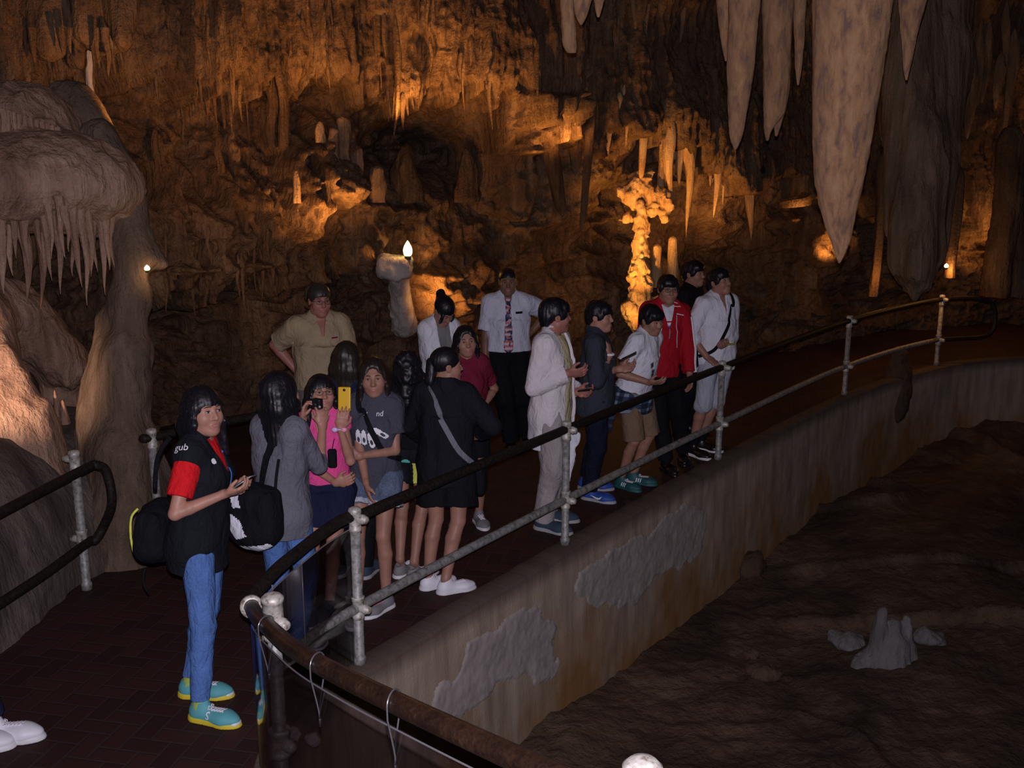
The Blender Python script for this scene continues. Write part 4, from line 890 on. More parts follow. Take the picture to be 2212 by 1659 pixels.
def hand(b, w, d, n, k, curl, sd):
    th = np.cross(d, n)*sd; kk = .005
    b.u(ecap(w-d*.01*k, w+d*.045*k, (.027*k, .019*k), (.040*k, .016*k), th), .015); b.u(ecap(w+d*.04*k, w+d*.078*k, (.038*k, .016*k), (.040*k, .013*k), th), .012)
    for i, Lf in enumerate((.072, .080, .074, .058)):
        r = w+(d*(.084-.004*abs(i-1.2))+th*(.033-.0215*i))*k; a = .12+curl*.5; sp_ = th*(.10-.07*i)
        for j, (fr, rr) in enumerate(((.44, .0092), (.31, .0085), (.25, .0075))):
            dr = nrm(d*math.cos(a)+n*math.sin(a)+sp_*(1-curl)); q = r+dr*Lf*fr*k; b.u(cap(r, q, rr*k, (rr-.0007)*k), kk if j else .008); r = q; a += curl*(1.15 if j == 0 else .9)
    r = w+(d*.022+th*.026)*k; dr = nrm(d*.62+th*(.72-.35*curl)+n*(.25+.5*curl)); q = r+dr*.046*k; b.u(cap(r, q, .0135*k, .0105*k), .012)
    dr = nrm(d*.9+th*(.2-.4*curl)+n*(.3+.5*curl)); b.u(cap(q, q+dr*.034*k, .0105*k, .0085*k), .006)
def make_hair(p, style, hcol):
    if style is None: return
    s = p.hs; e, h, sp = p.e, p.h, p.sp; S = SDF(); vox = max(.0055, p.vox); HR = p.Hd; dn = np.array([0, 0, -1.])
    ec = lambda a, b, q0, q1, side=(1, 0, 0): ecap(a, b, tuple(np.array(q0)*s), tuple(np.array(q1)*s), HR @ np.array(side, float))
    L = {'bob': .26, 'shoulder': .24, 'long': .36, 'curly': .26, 'verylong': .40}.get(style)
    fringe = .0
    if L:
        S.u(e((0, -.016, .034), (.0865, .106, .093)), .02)
        for sd in (-1, 1):
            a = h(sd*.070, -.015, .02); m_ = h(sd*.082, -.008, -.06); c = m_+dn*(L-.08)*s*.9+p.T @ np.array([sd*.012, .012, 0])
            S.u(ec(a, m_, (.022, .055), (.020, .05), (1, 0, 0)), .03).u(ec(m_, c, (.020, .05), (.024, .036), (1, 0, 0)), .03)
        a = h(0, -.055, .02); m_ = h(0, -.072, -.06); c = m_+dn*(L-.05)*s+p.T @ np.array([0, -.015, 0])
        S.u(ec(a, m_, (.08, .045), (.082, .045)), .03).u(ec(m_, c, (.082, .045), (.080 if style != 'curly' else .10, .030 if style != 'curly' else .05)), .04)
        if style == 'bob' or style == 'shoulder':
            S.sub(e((0, .108, -.075), (.058, .085, .088)), .012); S.sub(e((0, .04, -.07), (.060, .068, .070)), .01)
        else:
            S.sub(e((0, .112, -.055), (.056, .085, .095)), .012); S.sub(e((0, .04, -.07), (.058, .068, .075)), .01); S.sub(e((0, .112, .03), (.050, .05, .058)), .02)
        # neck stays free at the front
        S.sub(ecap(h(0, .08, -.12), h(0, .08, -.12)+dn*.3, (.056*s, .085*s), (.062*s, .09*s), HR @ np.array([1., 0, 0])), .01)
    elif style == 'ponytail':
        S.u(e((0, -.016, .034), (.083, .103, .091)), .02); S.sub(e((0, .118, -.070), (.062, .09, .088)), .012); S.sub(e((0, .03, -.085), (.075, .085, .075)), .01); S.sub(e((0, -.03, -.10), (.09, .12, .055)), .01)
        a = h(0, -.085, .085); m_ = h(-.01, -.135, .07); c = h(-.02, -.145, -.06)
        S.u(cap(a, m_, .026*s, .034*s), .02).u(cap(m_, c, .034*s, .012*s), .02).u(e((-.058, .07, -.03), (.012, .02, .05)), .02).u(e((.058, .07, -.03), (.012, .02, .05)), .02)
    else:
        S.u(e((0, -.016, .036), (.0845, .104, .091) if style != 'cropped' else (.0785, .096, .086)), .02)
        if style in ('short', 'bowl'):
            S.u(e((0, .055, .055), (.066, .045, .035)), .03).u(e((0, -.075, -.02), (.068, .035, .06)), .03)
            for sd in (-1, 1): S.u(e((sd*.071, .012, .01), (.016, .05, .036)), .02)
            S.sub(e((0, .125, -.073), (.060, .085, .088) if style == 'short' else (.058, .085, .083)), .01)
        else:
            S.sub(e((0, .128, -.045), (.066, .085, .088)), .014)
        S.sub(e((0, .03, -.088), (.073, .088, .075)), .01); S.sub(e((0, -.02, -.125), (.1, .13, .055)), .012)
        for sd in (-1, 1): S.sub(e((sd*.084, -.012, -.018), (.018, .024, .03)), .008)
    Hi = HR.T
    def strands(X):
        q = (X-p.C.astype(np.float32)) @ HR.astype(np.float32)/s; az = np.arctan2(q[..., 0], q[..., 1]+.01); am = .0016 if style != 'curly' else .007
        if style == 'curly': return am*vn(X[..., 0]*48, X[..., 1]*48, X[..., 2]*40, 3)+.006*vn(X[..., 0]*24, X[..., 1]*24, X[..., 2]*22, 4)
        return am*vn(az*7, q[..., 2]*4, 0, 5)+am*.8*vn(az*19, q[..., 2]*5, 0, 6)+.002*vn(az*45, q[..., 2]*6, 0, 7)+(.004*vn(q[..., 0]*40, q[..., 1]*40, q[..., 2]*30, 9) if style in ('short', 'bowl') else 0)
    S.noise(strands); p.hair = obj('hair', S.me('hair', vox), HM[hcol], p.root)
def folds(am, sc=9., sd=0, vert=.55):
    return lambda X: am*(vn(X[..., 0]*sc+1.5*vn(X[..., 0]*4, X[..., 1]*4, X[..., 2]*4, sd), X[..., 1]*sc, X[..., 2]*sc*vert, sd+1)+.5*vn(X[..., 0]*sc*2.2, X[..., 1]*sc*2.2, X[..., 2]*sc*1.1, sd+2))
def top(p, name, m, sl=.55, hem=-.08, i=.014, w=1., open_=0, neck='crew', fold=.006, flare=.0, scut=None, loose=.0, long_fold=.7, hs2=None, cutback=None, vest=False, sr=1.):
    """a shirt or jacket; sl = sleeve length (0..1 upper arm, 1..2 forearm), hem = height against the pelvis"""
    k = p.k; tp = p.tp; S = SDF(); B = p.bulk; f = p.sex == 'f'
    for pr, kk in torso(p, i, w): S.u(pr, kk)
    hw = (.156 if f else .160)*B*k*w+i+flare; S.u(ecap(tp(0, -.005, .30), tp(0, -.014, hem/k), (.128*B*k+i+loose, .10*B*k+i+loose), (hw, .124*B*k*w+i+flare), p.T @ np.array([1., 0, 0]), True), .06)
    for nm in 'RL':
        S0, E, Wp = p.S[nm], p.E[nm], p.W[nm]; kb = k*B**.5*sr; r0 = .051*kb+i*.8; r1 = .042*kb+i*.8
        if sl <= 0: continue
        if sl <= 1: S.u(cap(S0, S0+(E-S0)*min(.3, sl*.5), r0, r0), .016); S.u(ecap(S0+(E-S0)*min(.1, sl*.4), S0+(E-S0)*sl, (r0, r0), (r1+.008, r1+.008), np.cross(E-S0, (0, .3, 1)) , True), .010)
        else:
            S.u(cap(S0, E, r0, r1), .018); S.u(cap(E, E+(Wp-E)*min(sl-1, .3), r1*.96, r1*.93), .008); S.u(ecap(E+(Wp-E)*.08, E+(Wp-E)*(sl-1), (r1, r1), (.033*kb+i*.9, .033*kb+i*.9), np.cross(E-Wp, (.2, .3, 1)), True), .008)
    S.noise(folds(fold, 9, int(p.H*100) % 37, long_fold))
    S.cut(half(tp(0, 0, hem/k), p.T @ np.array([0, 0, -1.])))
    nb = p.Nb; up = nrm(p.C-nb)
    if neck == 'crew': S.sub(ecap(nb+up*.025*k, nb+up*.2*k, (.062*k, .062*k), (.075*k, .08*k), (1, 0, 0), True), .006)
    elif neck == 'v': S.sub(ecap(nb+up*.03*k, nb+up*.2*k, (.060*k, .060*k), (.07*k, .08*k), (1, 0, 0), True), .006); S.sub(ecap(tp(0, .14, .34), tp(0, .06, .52), (.008*k, .08*k), (.06*k, .08*k), p.T @ np.array([1., 0, 0]), True), .006)
    elif neck == 'collar':
        S.u(ecap(nb+up*.02*k, nb+up*.075*k, (.078*k, .078*k), (.068*k, .070*k), (1, 0, 0), True), .012); S.sub(ecap(nb+up*.0*k, nb+up*.2*k, (.058*k, .060*k), (.062*k, .064*k), (1, 0, 0), True), .004); S.sub(ecap(tp(0, .13, .38), tp(0, .05, .56), (.006*k, .07*k), (.042*k, .075*k), p.T @ np.array([1., 0, 0]), True), .006)
    if open_:
        S.sub(rbox(tp(0, .16, .16), (open_, .17*k, .40*k), p.T, .01), .01)
    if cutback: S.sub(cutback, .01)
    o = obj(name, S.me(name, p.vox*.95), m, p.root); p.cl.append(o); return o
def legs(p, name, m, ln=1.0, i=.012, fold=.006, flare=.0, top_=.06, w=1.0, cut=None):
    """trousers, shorts: ln 0..1 = thigh, 1..2 = shin"""
    k = p.k; tp = p.tp; S = SDF(); B = p.bulk; kb = k*B**.5; f = p.sex == 'f'
    E = lambda c, r: ell(tp(*c), tuple(np.array(r)*k+i), p.T)
    S.u(E((0, -.01, .0), ((.160 if f else .150)*B*w, .110*B*w, .115)), .05); S.u(ecap(tp(0, 0, .0), tp(0, 0, top_+.03), (.152*B*k+i, .105*B*k+i), (.14*B*k+i, .1*B*k+i), p.T @ np.array([1., 0, 0]), True), .03)
    for nm in 'RL':
        sd = 1 if nm == 'R' else -1; Hp_, K, A = p.Hp[nm], p.K[nm], p.A[nm]; S.u(sph(tp(sd*.07, -.042, -.05), .088*k*B**.5+i*.6), .05); q = (.0895*kb+i*.6, .058*kb+i*1.25+flare)
        sx_ = np.cross(p.fy[nm][2], (0, 0, 1))
        if ln <= 1: e = Hp_+(K-Hp_)*ln; r = q[0]+(q[1]-q[0])*ln+flare; S.u(sph(Hp_, q[0]), .03); S.u(ecap(Hp_, e, (q[0], q[0]), (r, r), sx_, True), .03)
        else:
            S.u(cap(Hp_, K, q[0], q[1]), .03); e = K+(A-K)*(ln-1)*1.02; r2 = q[1]+(.042*kb+i*1.3-q[1])*(ln-1)+flare*.6; c = K+(e-K)*.35-p.fy[nm][2]*.01*k
            S.u(cap(K, c, q[1], max(.054*kb+i*1.2, r2)), .012); S.u(ecap(c, e, (max(.054*kb+i*1.2, r2),)*2, (r2, r2), sx_, True), .012)
    S.noise(folds(fold, 10, int(p.H*170) % 41, .8)); S.cut(half(tp(0, 0, top_), p.T @ np.array([0, 0, 1.])))
    o = obj(name, S.me(name, p.vox*.95), m, p.root); p.cl.append(o); return o
def skirt_like(p, name, m, z0, z1, i=.02, fl=.02, fold=.01):
    k = p.k; tp = p.tp; B = p.bulk; S = SDF(); S.u(ecap(tp(0, -.005, z0), tp(0, -.01, z1), (.150*B*k+i, .112*B*k+i), (.165*B*k+i+fl, .125*B*k+i+fl), p.T @ np.array([1., 0, 0]), True), .01)
    S.noise(folds(fold, 12, 5, .3)); o = obj(name, S.me(name, p.vox), m, p.root); p.cl.append(o); return o
def shoes(p, up, sole, laces=None, sc=1., sock=None, sockh=.13):
    p.sh = {}
    for nm in 'RL':
        xy, yaw, fd = p.fy[nm]; o = obj('shoe', SHOE['upper'], up, p.root); k = p.k*sc; o.location = (xy[0], xy[1], 0); o.rotation_euler = (0, 0, rad(-yaw)); o.scale = (k, k, k)
        obj('sole', SHOE['sole'], sole, o)
        if laces: obj('laces', SHOE['laces'], laces, o)
        if sock:
            A = p.A[nm]; K = p.K[nm]; u_ = nrm(K-A); obj('sock', MB().tube([tuple(A-u_*.04), tuple(A), tuple(A+u_*(sockh-.08))], [.042*p.k, .041*p.k, .042*p.k], 18, False), sock, p.root)
        p.sh[nm] = o
def bvh_of(objs):
    V = []; F = []
    for o in objs:
        b = len(V); M_ = o.matrix_local.copy() if o.parent else Matrix(); V += [v.co.copy() for v in o.data.vertices]; F += [tuple(b+i for i in q.vertices) for q in o.data.polygons]
    return BVHTree.FromPolygons(V, F)
def decal(p, name, parent, m, poly, org, right, up, dr, off=.0025, step=.005, objs=None, text=None, size=.05, thick=.0):
    """a print or patch laid on a garment: outline in metres on a plane in front of it, pushed back along dr onto the cloth"""
    bv = bvh_of(objs or [parent]); org = np.asarray(org, float); right = nrm(right); up = nrm(up); dr = nrm(dr); mb = MB(); idx = {}
    def put(x, y):
        q = org+right*x+up*y; hit = bv.ray_cast(Vector(q-dr*.35), Vector(dr)); return None if hit[0] is None else tuple(np.array(hit[0])-dr*off)
    if text:
        cu = bpy.data.curves.new('t', 'FONT'); cu.body = text; cu.size = size; cu.align_x = 'CENTER'; to = bpy.data.objects.new('t', cu); C.objects.link(to); dg = bpy.context.evaluated_depsgraph_get(); me = bpy.data.meshes.new_from_object(to.evaluated_get(dg)); bpy.data.objects.remove(to)
        ok = True; V = []
        for v in me.vertices:
            q = put(v.co.x, v.co.y); ok = ok and q is not None; V.append(q or (0, 0, 0))
        mb.add(V, [tuple(f.vertices) for f in me.polygons if all(V[i] != (0, 0, 0) for i in f.vertices)])
    else:
        polys = poly if isinstance(poly[0][0], (list, tuple)) else [poly]
        for pl in polys:
            a = np.array(pl, float); x0, y0 = a.min(0); x1, y1 = a.max(0); nx_, ny_ = max(1, int(math.ceil((x1-x0)/step))), max(1, int(math.ceil((y1-y0)/step))); idx = {}
            gx_ = np.linspace(x0, x1, nx_+1); gy_ = np.linspace(y0, y1, ny_+1)
            def vid(i, j):
                if (i, j) not in idx:
                    q = put(gx_[i], gy_[j])
                    if q is None: idx[i, j] = None
                    else: idx[i, j] = len(mb.v); mb.v.append(q)
                return idx[i, j]
            for i in range(nx_):
                for j in range(ny_):
                    if inpoly(np.array((gx_[i]+gx_[i+1])/2), np.array((gy_[j]+gy_[j+1])/2), pl):
                        f_ = [vid(i, j), vid(i+1, j), vid(i+1, j+1), vid(i, j+1)]
                        if None not in f_: mb.f.append(tuple(f_))
    o = obj(name, mb, m, parent); return o
def strap(p, name, m, parent, pts, w=.03, t=.004, objs=None, out=None, center=None, world=False, sw=True):
    """a band that runs over the clothes through the given outside points (local), each dropped onto the cloth toward the centre line"""
    bv = bvh_of(objs or p.cl); pts = spline(pts, 8); L = []; 
    for q in pts:
        q = np.array(q); c = p.tp(0, 0, 0)+p.T @ np.array([0, 0, 1.])*float(np.dot(q-p.P, p.T @ np.array([0, 0, 1.]))) if center is None else np.asarray(center)
        if sw and q[2] > p.tp(0, 0, .44)[2]: c = np.array([q[0], p.tp(0, 0, .44)[1], p.tp(0, 0, .40)[2]])
        d = nrm(c-q); o_ = q-d*.25; hit = bv.ray_cast(Vector(o_), Vector(d))
        L.append((np.array(hit[0]) if hit[0] is not None and (Vector(q)-hit[0]).length < .3 else q, -d))
    V = []; n = len(L)
    for i in range(n):
        c, d = L[i]; tg_ = nrm(L[min(i+1, n-1)][0]-L[max(i-1, 0)][0]); sd = nrm(np.cross(tg_, d))
        for a, b in ((-1, .0005), (1, .0005), (1, t), (-1, t)): V.append(c+sd*a*w/2+d*(b+.001))
    F = [(i*4+k_, i*4+(k_+1) % 4, (i+1)*4+(k_+1) % 4, (i+1)*4+k_) for i in range(n-1) for k_ in range(4)]+[(3, 2, 1, 0), tuple((n-1)*4+k_ for k_ in range(4))]
    if world: V = [p.wld(v) for v in V]
    return obj(name, MB().add(V, F).me(name, False), m, parent)
def held(name, label, cat, m, c, h, R, extra=None, r=.006):
    """a small boxy thing in a hand (world coordinates)"""
    o = obj(name, SDF().u(rbox((0, 0, 0), h, None, r), .001).me(name, min(.004, min(h)*.55)), m); o.matrix_world = Matrix.Translation(Vector(map(float, c))) @ Matrix([list(map(float, q)) for q in R]).to_4x4(); return tag(o, label, cat)
# ------------------------------------------------------------- cloth colours
def cm(k, name, col, **kw): M[k] = cloth(name, col, **kw)
cm('red', 'red_cotton', (.62,.012,.018)); cm('navyblk', 'black_navy_fleece', (.010,.011,.016)); cm('jean', 'blue_denim', (.085,.17,.42), var=.25); cm('dkjean', 'dark_indigo_denim', (.012,.016,.045), var=.25)
cm('greyk', 'heather_grey_knit', (.135,.135,.165), var=.2); cm('pink', 'hot_pink_cotton', (.78,.085,.30)); cm('navy', 'navy_cotton', (.012,.015,.045)); cm('charc', 'charcoal_cotton', (.060,.062,.085)); cm('denim2', 'washed_denim', (.10,.13,.20), var=.5)
cm('khaki', 'khaki_cotton', (.37,.285,.18)); cm('greyp', 'grey_trouser_cloth', (.14,.125,.12)); cm('black', 'black_cloth', (.007,.007,.010)); cm('maroon', 'maroon_cotton', (.16,.012,.035)); cm('white', 'white_cotton', (.74,.74,.82), var=.10)
cm('offwhite', 'off_white_linen', (.72,.67,.70), var=.08); cm('yel', 'pale_yellow_cotton', (.62,.56,.33), var=.08); cm('beige', 'beige_grey_twill', (.36,.32,.32), var=.15); cm('ink', 'dark_grey_knit', (.038,.044,.060)); cm('navy2', 'navy_trousers', (.010,.013,.030))
cm('brownsh', 'brown_cotton', (.20,.13,.085)); cm('track', 'red_track_fabric', (.40,.010,.022)); cm('palebl', 'pale_blue_cotton', (.42,.44,.52)); cm('grtee', 'grey_jersey', (.20,.20,.20)); cm('teal', 'teal_fabric', (.10,.47,.40)); cm('neon', 'neon_yellow_fabric', (.62,.65,.10)); cm('strapg', 'grey_webbing', (.17,.18,.21)); cm('fray', 'frayed_pale_denim', (.42,.44,.50), var=.4)
cm('shirtw', 'white_blue_shirt_cotton', (.60,.62,.74), var=.06)
M['plaid'] = mat('navy_plaid', (.03, .05, .1), .9); t = NT(M['plaid']); sp_ = t.n('ShaderNodeSeparateXYZ', {0: t.coord((1, 1, 1))})
hx_ = t.math('ADD', sp_.outputs[0], sp_.outputs[1]); g1 = t.math('GREATER_THAN', t.math('SINE', t.math('MULTIPLY', hx_, 95.)), .35); g2 = t.math('GREATER_THAN', t.math('SINE', t.math('MULTIPLY', sp_.outputs[2], 95.)), .35); g3 = t.math('MULTIPLY', t.math('GREATER_THAN', t.math('SINE', t.math('MULTIPLY', hx_, 190.)), .93), .7)
c_ = t.mix(t.math('MULTIPLY', t.math('ADD', g1, g2), .5), (.008,.012,.03), (.045,.085,.17)); t.set('Base Color', t.mix(t.math('MULTIPLY', t.math('MULTIPLY', g1, g2), .8), c_, (.22,.27,.32)))
M['tie'] = mat('patterned_tie_silk', (.3, .1, .1), .5); t = NT(M['tie']); w = t.coord(); a = t.noise(w, 26, 1, .4); st_ = t.math('GREATER_THAN', t.math('SINE', t.math('MULTIPLY', t.n('ShaderNodeSeparateXYZ', {0: t.coord((1, 1, 1))}).outputs[2], 150.)), 0.)
t.set('Base Color', t.mix(t.math('GREATER_THAN', a, .52), t.mix(st_, (.50,.10,.12), (.60,.45,.48)), (.02,.03,.11)))
def sm(k, name, col, r=.5, **kw): M[k] = mat(name, col, r, **kw)
sm('s_teal', 'teal_mesh_upper', (.10,.37,.40), .7); sm('s_yel', 'yellow_foam_sole', (.62,.50,.03), .6); sm('s_lace', 'white_lace', (.75,.70,.78), .7); sm('sockg', 'lime_sock', (.36,.46,.08), .9); sm('s_white', 'white_leather', (.74,.74,.80), .5); sm('s_wsole', 'white_rubber', (.66,.66,.68), .5)
sm('s_grey', 'grey_mesh_upper', (.20,.19,.20), .7); sm('s_blue', 'bright_blue_upper', (.02,.07,.33), .6); sm('s_dteal', 'dark_teal_upper', (.012,.085,.09), .6); sm('s_navy', 'dark_navy_suede', (.03,.05,.085), .8); sm('s_blk', 'black_shoe_leather', (.008,.008,.009), .35); sm('s_gsole', 'grey_rubber_sole', (.33,.33,.34), .6); sm('s_pink', 'coral_pink_sole', (.72,.20,.26), .6); sm('plast', 'black_plastic', (.012,.012,.014), .3); sm('screen', 'dark_glass_screen', (.02,.02,.025), .08); sm('yellow', 'yellow_phone_shell', (.75,.43,.01), .35); sm('whitep', 'white_print', (.82,.82,.86), .6); sm('silver', 'silver_trim', (.5,.5,.52), .3, metal=.6); sm('bluep', 'blue_print', (.05,.22,.75), .5); sm('goldp', 'gold_plastic', (.45,.33,.05), .4); sm('lilac', 'lilac_bow', (.62,.50,.80), .5); sm('pinkbow', 'pink_bow', (.80,.30,.42), .5)
Fw = lambda p: np.array([0, 1., 0])
def pack(p, label, name, zc, size, m, back=.0, side=0, cat='backpack', rot=0, sag=.02):
    """a soft bag in the wearer's frame: returns its Empty"""
    c = np.array([side, back, zc]); w = p.wld(c); t_ = thing(name, label, cat, tuple(w), math.atan2(p.R0[1, 0], p.R0[0, 0])+rot)
    a, d, hgt = size; S = SDF(); S.u(ell((0, 0, -hgt*.10), (a, d, hgt*.62)), .05).u(rbox((0, .0, -.04*hgt), (a*.9, d*.75, hgt*.5), None, min(a, d)*.5), .05).u(ell((0, -.02, -hgt*.34), (a*.95, d*1.05, hgt*.34)), .05)
    S.noise(folds(.010, 11, 3)); b = obj('body', S.me(name, .008), m, t_); t_['o'] = 0; del t_['o']; return t_, b
def loc_decal(name, parent, m, poly, org, right, up, dr, step=.006, off=.003):
    class Q: pass
    return decal(None, name, parent, m, poly, org, right, up, dr, off, step, [parent])
def circ(r, n=20, c=(0, 0)): return [(c[0]+r*math.cos(2*math.pi*i/n), c[1]+r*math.sin(2*math.pi*i/n)) for i in range(n)]
def box2(w, h, c=(0, 0)): return [(c[0]-w/2, c[1]-h/2), (c[0]+w/2, c[1]-h/2), (c[0]+w/2, c[1]+h/2), (c[0]-w/2, c[1]+h/2)]
# ============================================================= the girl in the black vest
p = person('girl with black bobbed hair, red sleeves, black vest, jeans and teal shoes, holding a phone', 1.67, (430, 830), 96, hd=(34, 13, 0), lean=(5, 0), feet=[(452, 1556, 14), (432, 1502, -2)], R=(487, 1066, -.15), L=(500, 1058, .04), sex='f', skin='a',
           vox=.005, hair='bob', curl=(.55, .5), pole=((.45, .1, -1), (-.3, -.4, -1)), hdir=((-.2, 1, .22), (.25, 1, .2)), pn=((-.45, .2, .9), (.45, .2, .9)), hs=1.04, bulk=1.02)
ts = top(p, 't_shirt', M['red'], .70, -.02, .013, fold=.007, neck='crew', sr=1.02)
ve = top(p, 'vest', M['navyblk'], .08, -.17, .020, fold=.006, neck='v', w=1.0, flare=.016)
legs(p, 'jeans', M['jean'], 1.93, .006, .007)
shoes(p, M['s_teal'], M['s_yel'], M['s_lace'], 1.02, M['sockg'], .16)
for nm, sd in (('R', 1), ('L', -1)):
    s_ = p.sh[nm]; decal(None, 'logo', s_, M['whitep'], None, (sd*.0, .005, .048), (0, 1*sd, 0), (0, 0, 1), (-sd, 0, 0), .0015, text='S', size=.045, objs=[s_]) if False else None
    cu = decal(None, 'logo', s_, M['whitep'], None, (0, .022, .034), (0, sd*1., 0), (0, 0, 1), (-sd, 0, 0), .002, text='S', size=.046)
    tc_ = obj('toe_cap', SDF().u(ell((0, .145, .018), (.036, .034, .022)), .01).cut(half((0, 0, .012), (0, 0, -1))).me('toe_cap', .004), M['s_wsole'], s_)
t_, b = pack(p, 'black backpack with yellow trim, hanging low behind the girl in the black vest', 'backpack', .90, (.145, .085, .25), M['black'], -.225)
obj('trim', MB().tube(spline([(.10, -.045, .13), (.115, -.075, .09), (.12, -.085, 0), (.115, -.082, -.07), (.10, -.085, -.10), (.085, -.09, -.09)], 6), .006, 8), M['neon'], t_)
obj('shoulder_strap', MB().tube(spline([(.06, .03, .22), (.085, .06, .36), (.10, .10, .44), (.105, .15, .50)], 6), .012, 8), M['black'], t_)
obj('loose_strap', MB().tube(spline([(.05, -.06, -.2), (.06, -.07, -.28), (.05, -.05, -.34)], 5), .005, 6), M['black'], t_)
strap(p, 'lanyard', M['bluep'], ve, [p.tp(-.035, .2, .47), p.tp(-.03, .22, .38), p.tp(-.02, .22, .28), p.tp(-.015, .22, .20)], .012, .003, [ve])
decal(p, 'chest_logo', ve, M['whitep'], circ(.013), p.tp(.085, .1, .415), p.T @ np.array([1., 0, 0]), (0, 0, 1), (0, -1, 0))
decal(p, 'lettering', ve, M['whitep'], None, p.tp(.10, -.03, .40), (0, 1, 0), (-.6, 0, 1), nrm((-.7, 0, -.7)), .003, text='gub', size=.05)
def phone(label, c, R_, m=None, name='phone', size=(.034, .065, .006), edge=None):
    o = held(name, label, 'phone', m or M['plast'], c, size, R_, r=.005); sc = obj('screen', MB().box((0, 0, size[2]+.0006), (size[0]*.88, size[1]*.84, .0004)), M['screen'], o); return o
def Rloc(p, R_): return p.R0 @ np.asarray(R_, float)
ph = phone('dark phone with silver rim in the hands of the girl in the black vest', P(524, 1043, p.d0-.05), Rloc(p, Rx(rad(35)) @ Ry(rad(-10)))); obj('rim', MB().tube([(x*.035, y*.066, 0) for x, y in ((-1,-1),(1,-1),(1,1),(-1,1),(-1,-1))], .004, 6), M['silver'], ph)
# ============================================================= half-seen person at the left edge
p = person('person at the left edge, only a dark jeans leg and white shoes in view', 1.70, (-215, 868), 82, lean=(4, 0), feet=[(6, 1596, 6), (-60, 1616, 4)], sex='m', skin='a', vox=.008, hair='short', eyes=False)
top(p, 'jacket', M['navy'], 1.95, -.1, .018); legs(p, 'jeans', M['dkjean'], 1.98, .026, .008, .022)
shoes(p, M['s_white'], M['s_wsole'], M['s_lace'], 1.12)
for nm in 'RL':
    s_ = p.sh[nm]
    for i in range(3): decal(None, 'stripe', s_, M['bluep'], [(-.004, -.012), (.004, -.012), (.008, .012), (.0, .012)], (0, -.02+.022*i, .042), (0, 1, 0), (0, 0, 1), (-1, 0, 0), .0015, .003)
# ============================================================= girl in grey with her back turned
p = person('girl in grey long-sleeved top seen from behind, both hands raised holding a camera', 1.63, (596, 801), 28, hd=(14, 8, 0), lean=(2, 0), R=(697, 918, .20), L=(655, 905, .36), sex='f', skin='a', vox=.0055, hair='shoulder', eyes=False, curl=(.75, .7),
           pole=((.25, -.1, -1), (-.2, .5, -1)), hdir=((-.1, .15, 1), (.1, .15, 1)), pn=((-.9, .4, 0), (.9, .4, 0)), bulk=1.03, hs=1.05)
g_ = top(p, 'long_sleeved_top', M['greyk'], 1.14, -.16, .013, fold=.009, neck='crew', w=1.02, loose=.008, sr=1.0, flare=.008)
legs(p, 'jeans', M['jean'], 1.95, .008); shoes(p, M['s_grey'], M['s_wsole'])
t_, b = pack(p, 'black and white backpack slung on the back of the girl in grey', 'backpack', .89, (.15, .095, .29), M['black'], -.23, .01, rot=rad(8))
rr_, uu_, dd_ = (1, 0, 0), (0, 0, 1), (0, 1, 0)
loc_decal('white_panel', b, M['white'], [(-.12, .02), (-.03, -.02), (.02, -.09), (-.05, -.12), (-.12, -.06)], (0, -.1, 0), rr_, uu_, dd_, .007)
loc_decal('white_panel', b, M['white'], [(-.07, -.17), (.12, -.13), (.14, -.17), (.06, -.23), (-.05, -.23)], (0, -.1, 0), rr_, uu_, dd_, .007); loc_decal('white_panel', b, M['white'], [(-.10, .10), (-.05, .12), (-.03, .05), (-.08, .04)], (0, -.1, 0), rr_, uu_, dd_, .007)
PKO = -np.array([.01, -.23, .89])
for nm_, w_, pts_ in (('strap', .042, [p.tp(.085, -.2, .46), p.tp(.05, -.22, .40), p.tp(.0, -.24, .31), p.tp(-.045, -.24, .22), p.tp(-.07, -.22, .12)]), ('thin_strap', .016, [p.tp(.13, -.2, .30), p.tp(.11, -.22, .20), p.tp(.09, -.22, .08), p.tp(.06, -.22, -.04)])):
    o2 = strap(p, nm_, M['black'], t_, pts_, w_, .006, [g_], sw=False); o2.data.transform(Matrix.Rotation(rad(-8), 4, 'Z') @ Matrix.Translation(Vector(PKO)))
c_ = (p.Hh['R'][0]+p.Hh['L'][0])/2+np.array([0, .03, .05])
cmr = held('camera', 'small black camera in the raised hand of the girl in grey', 'camera', M['plast'], P(686, 872, depth(p.wld(p.Hh['R'][0]))), (.028, .018, .030), p.R0, r=.006)
obj('lens', lathe(MB(), (.0, -.018, .0), [(0, 0), (0, .012), (.012, .012), (.012, 0)], 16, (0, -1, 0)), M['screen'], cmr)
obj('bright_ring', lathe(MB(), (.024, -.012, -.012), [(0, 0), (0, .008), (.006, .008), (.006, 0)], 12, (0, -1, 0)), M['silver'], cmr)
# ============================================================= girl in pink with glasses
p = person('girl in hot pink top and glasses looking up, holding a yellow phone', 1.49, (690, 806), 180, hd=(-24, 16, -4), lean=(0, 2), feet=[(672, 1338, -10), (707, 1330, 14)], R=(726, 1043, -.16), L=(735, 925, -.20), sex='f', skin='a', vox=.0055, hair='shoulder', hcol='black', glasses=True,
           curl=(.5, .25), pole=((.8, -.1, -1), (-.2, .0, -1)), hdir=((-1, .1, .25), (-.22, .05, 1)), pn=((0, -1, .2), (.1, -1, .1)), hs=1.05)
tk = top(p, 'tank_top', M['pink'], .20, .025, .010, fold=.005, neck='v', w=.94)
sh_ = legs(p, 'shorts', M['navy'], .62, .016, .007, .012, top_=.04, w=1.0); shoes(p, M['s_navy'], M['s_gsole'])
for nm in 'RL': obj('reflector', SDF().u(ell((0, .11, .052), (.018, .012, .006)), .002).me('reflector', .004), M['whitep'], p.sh[nm])
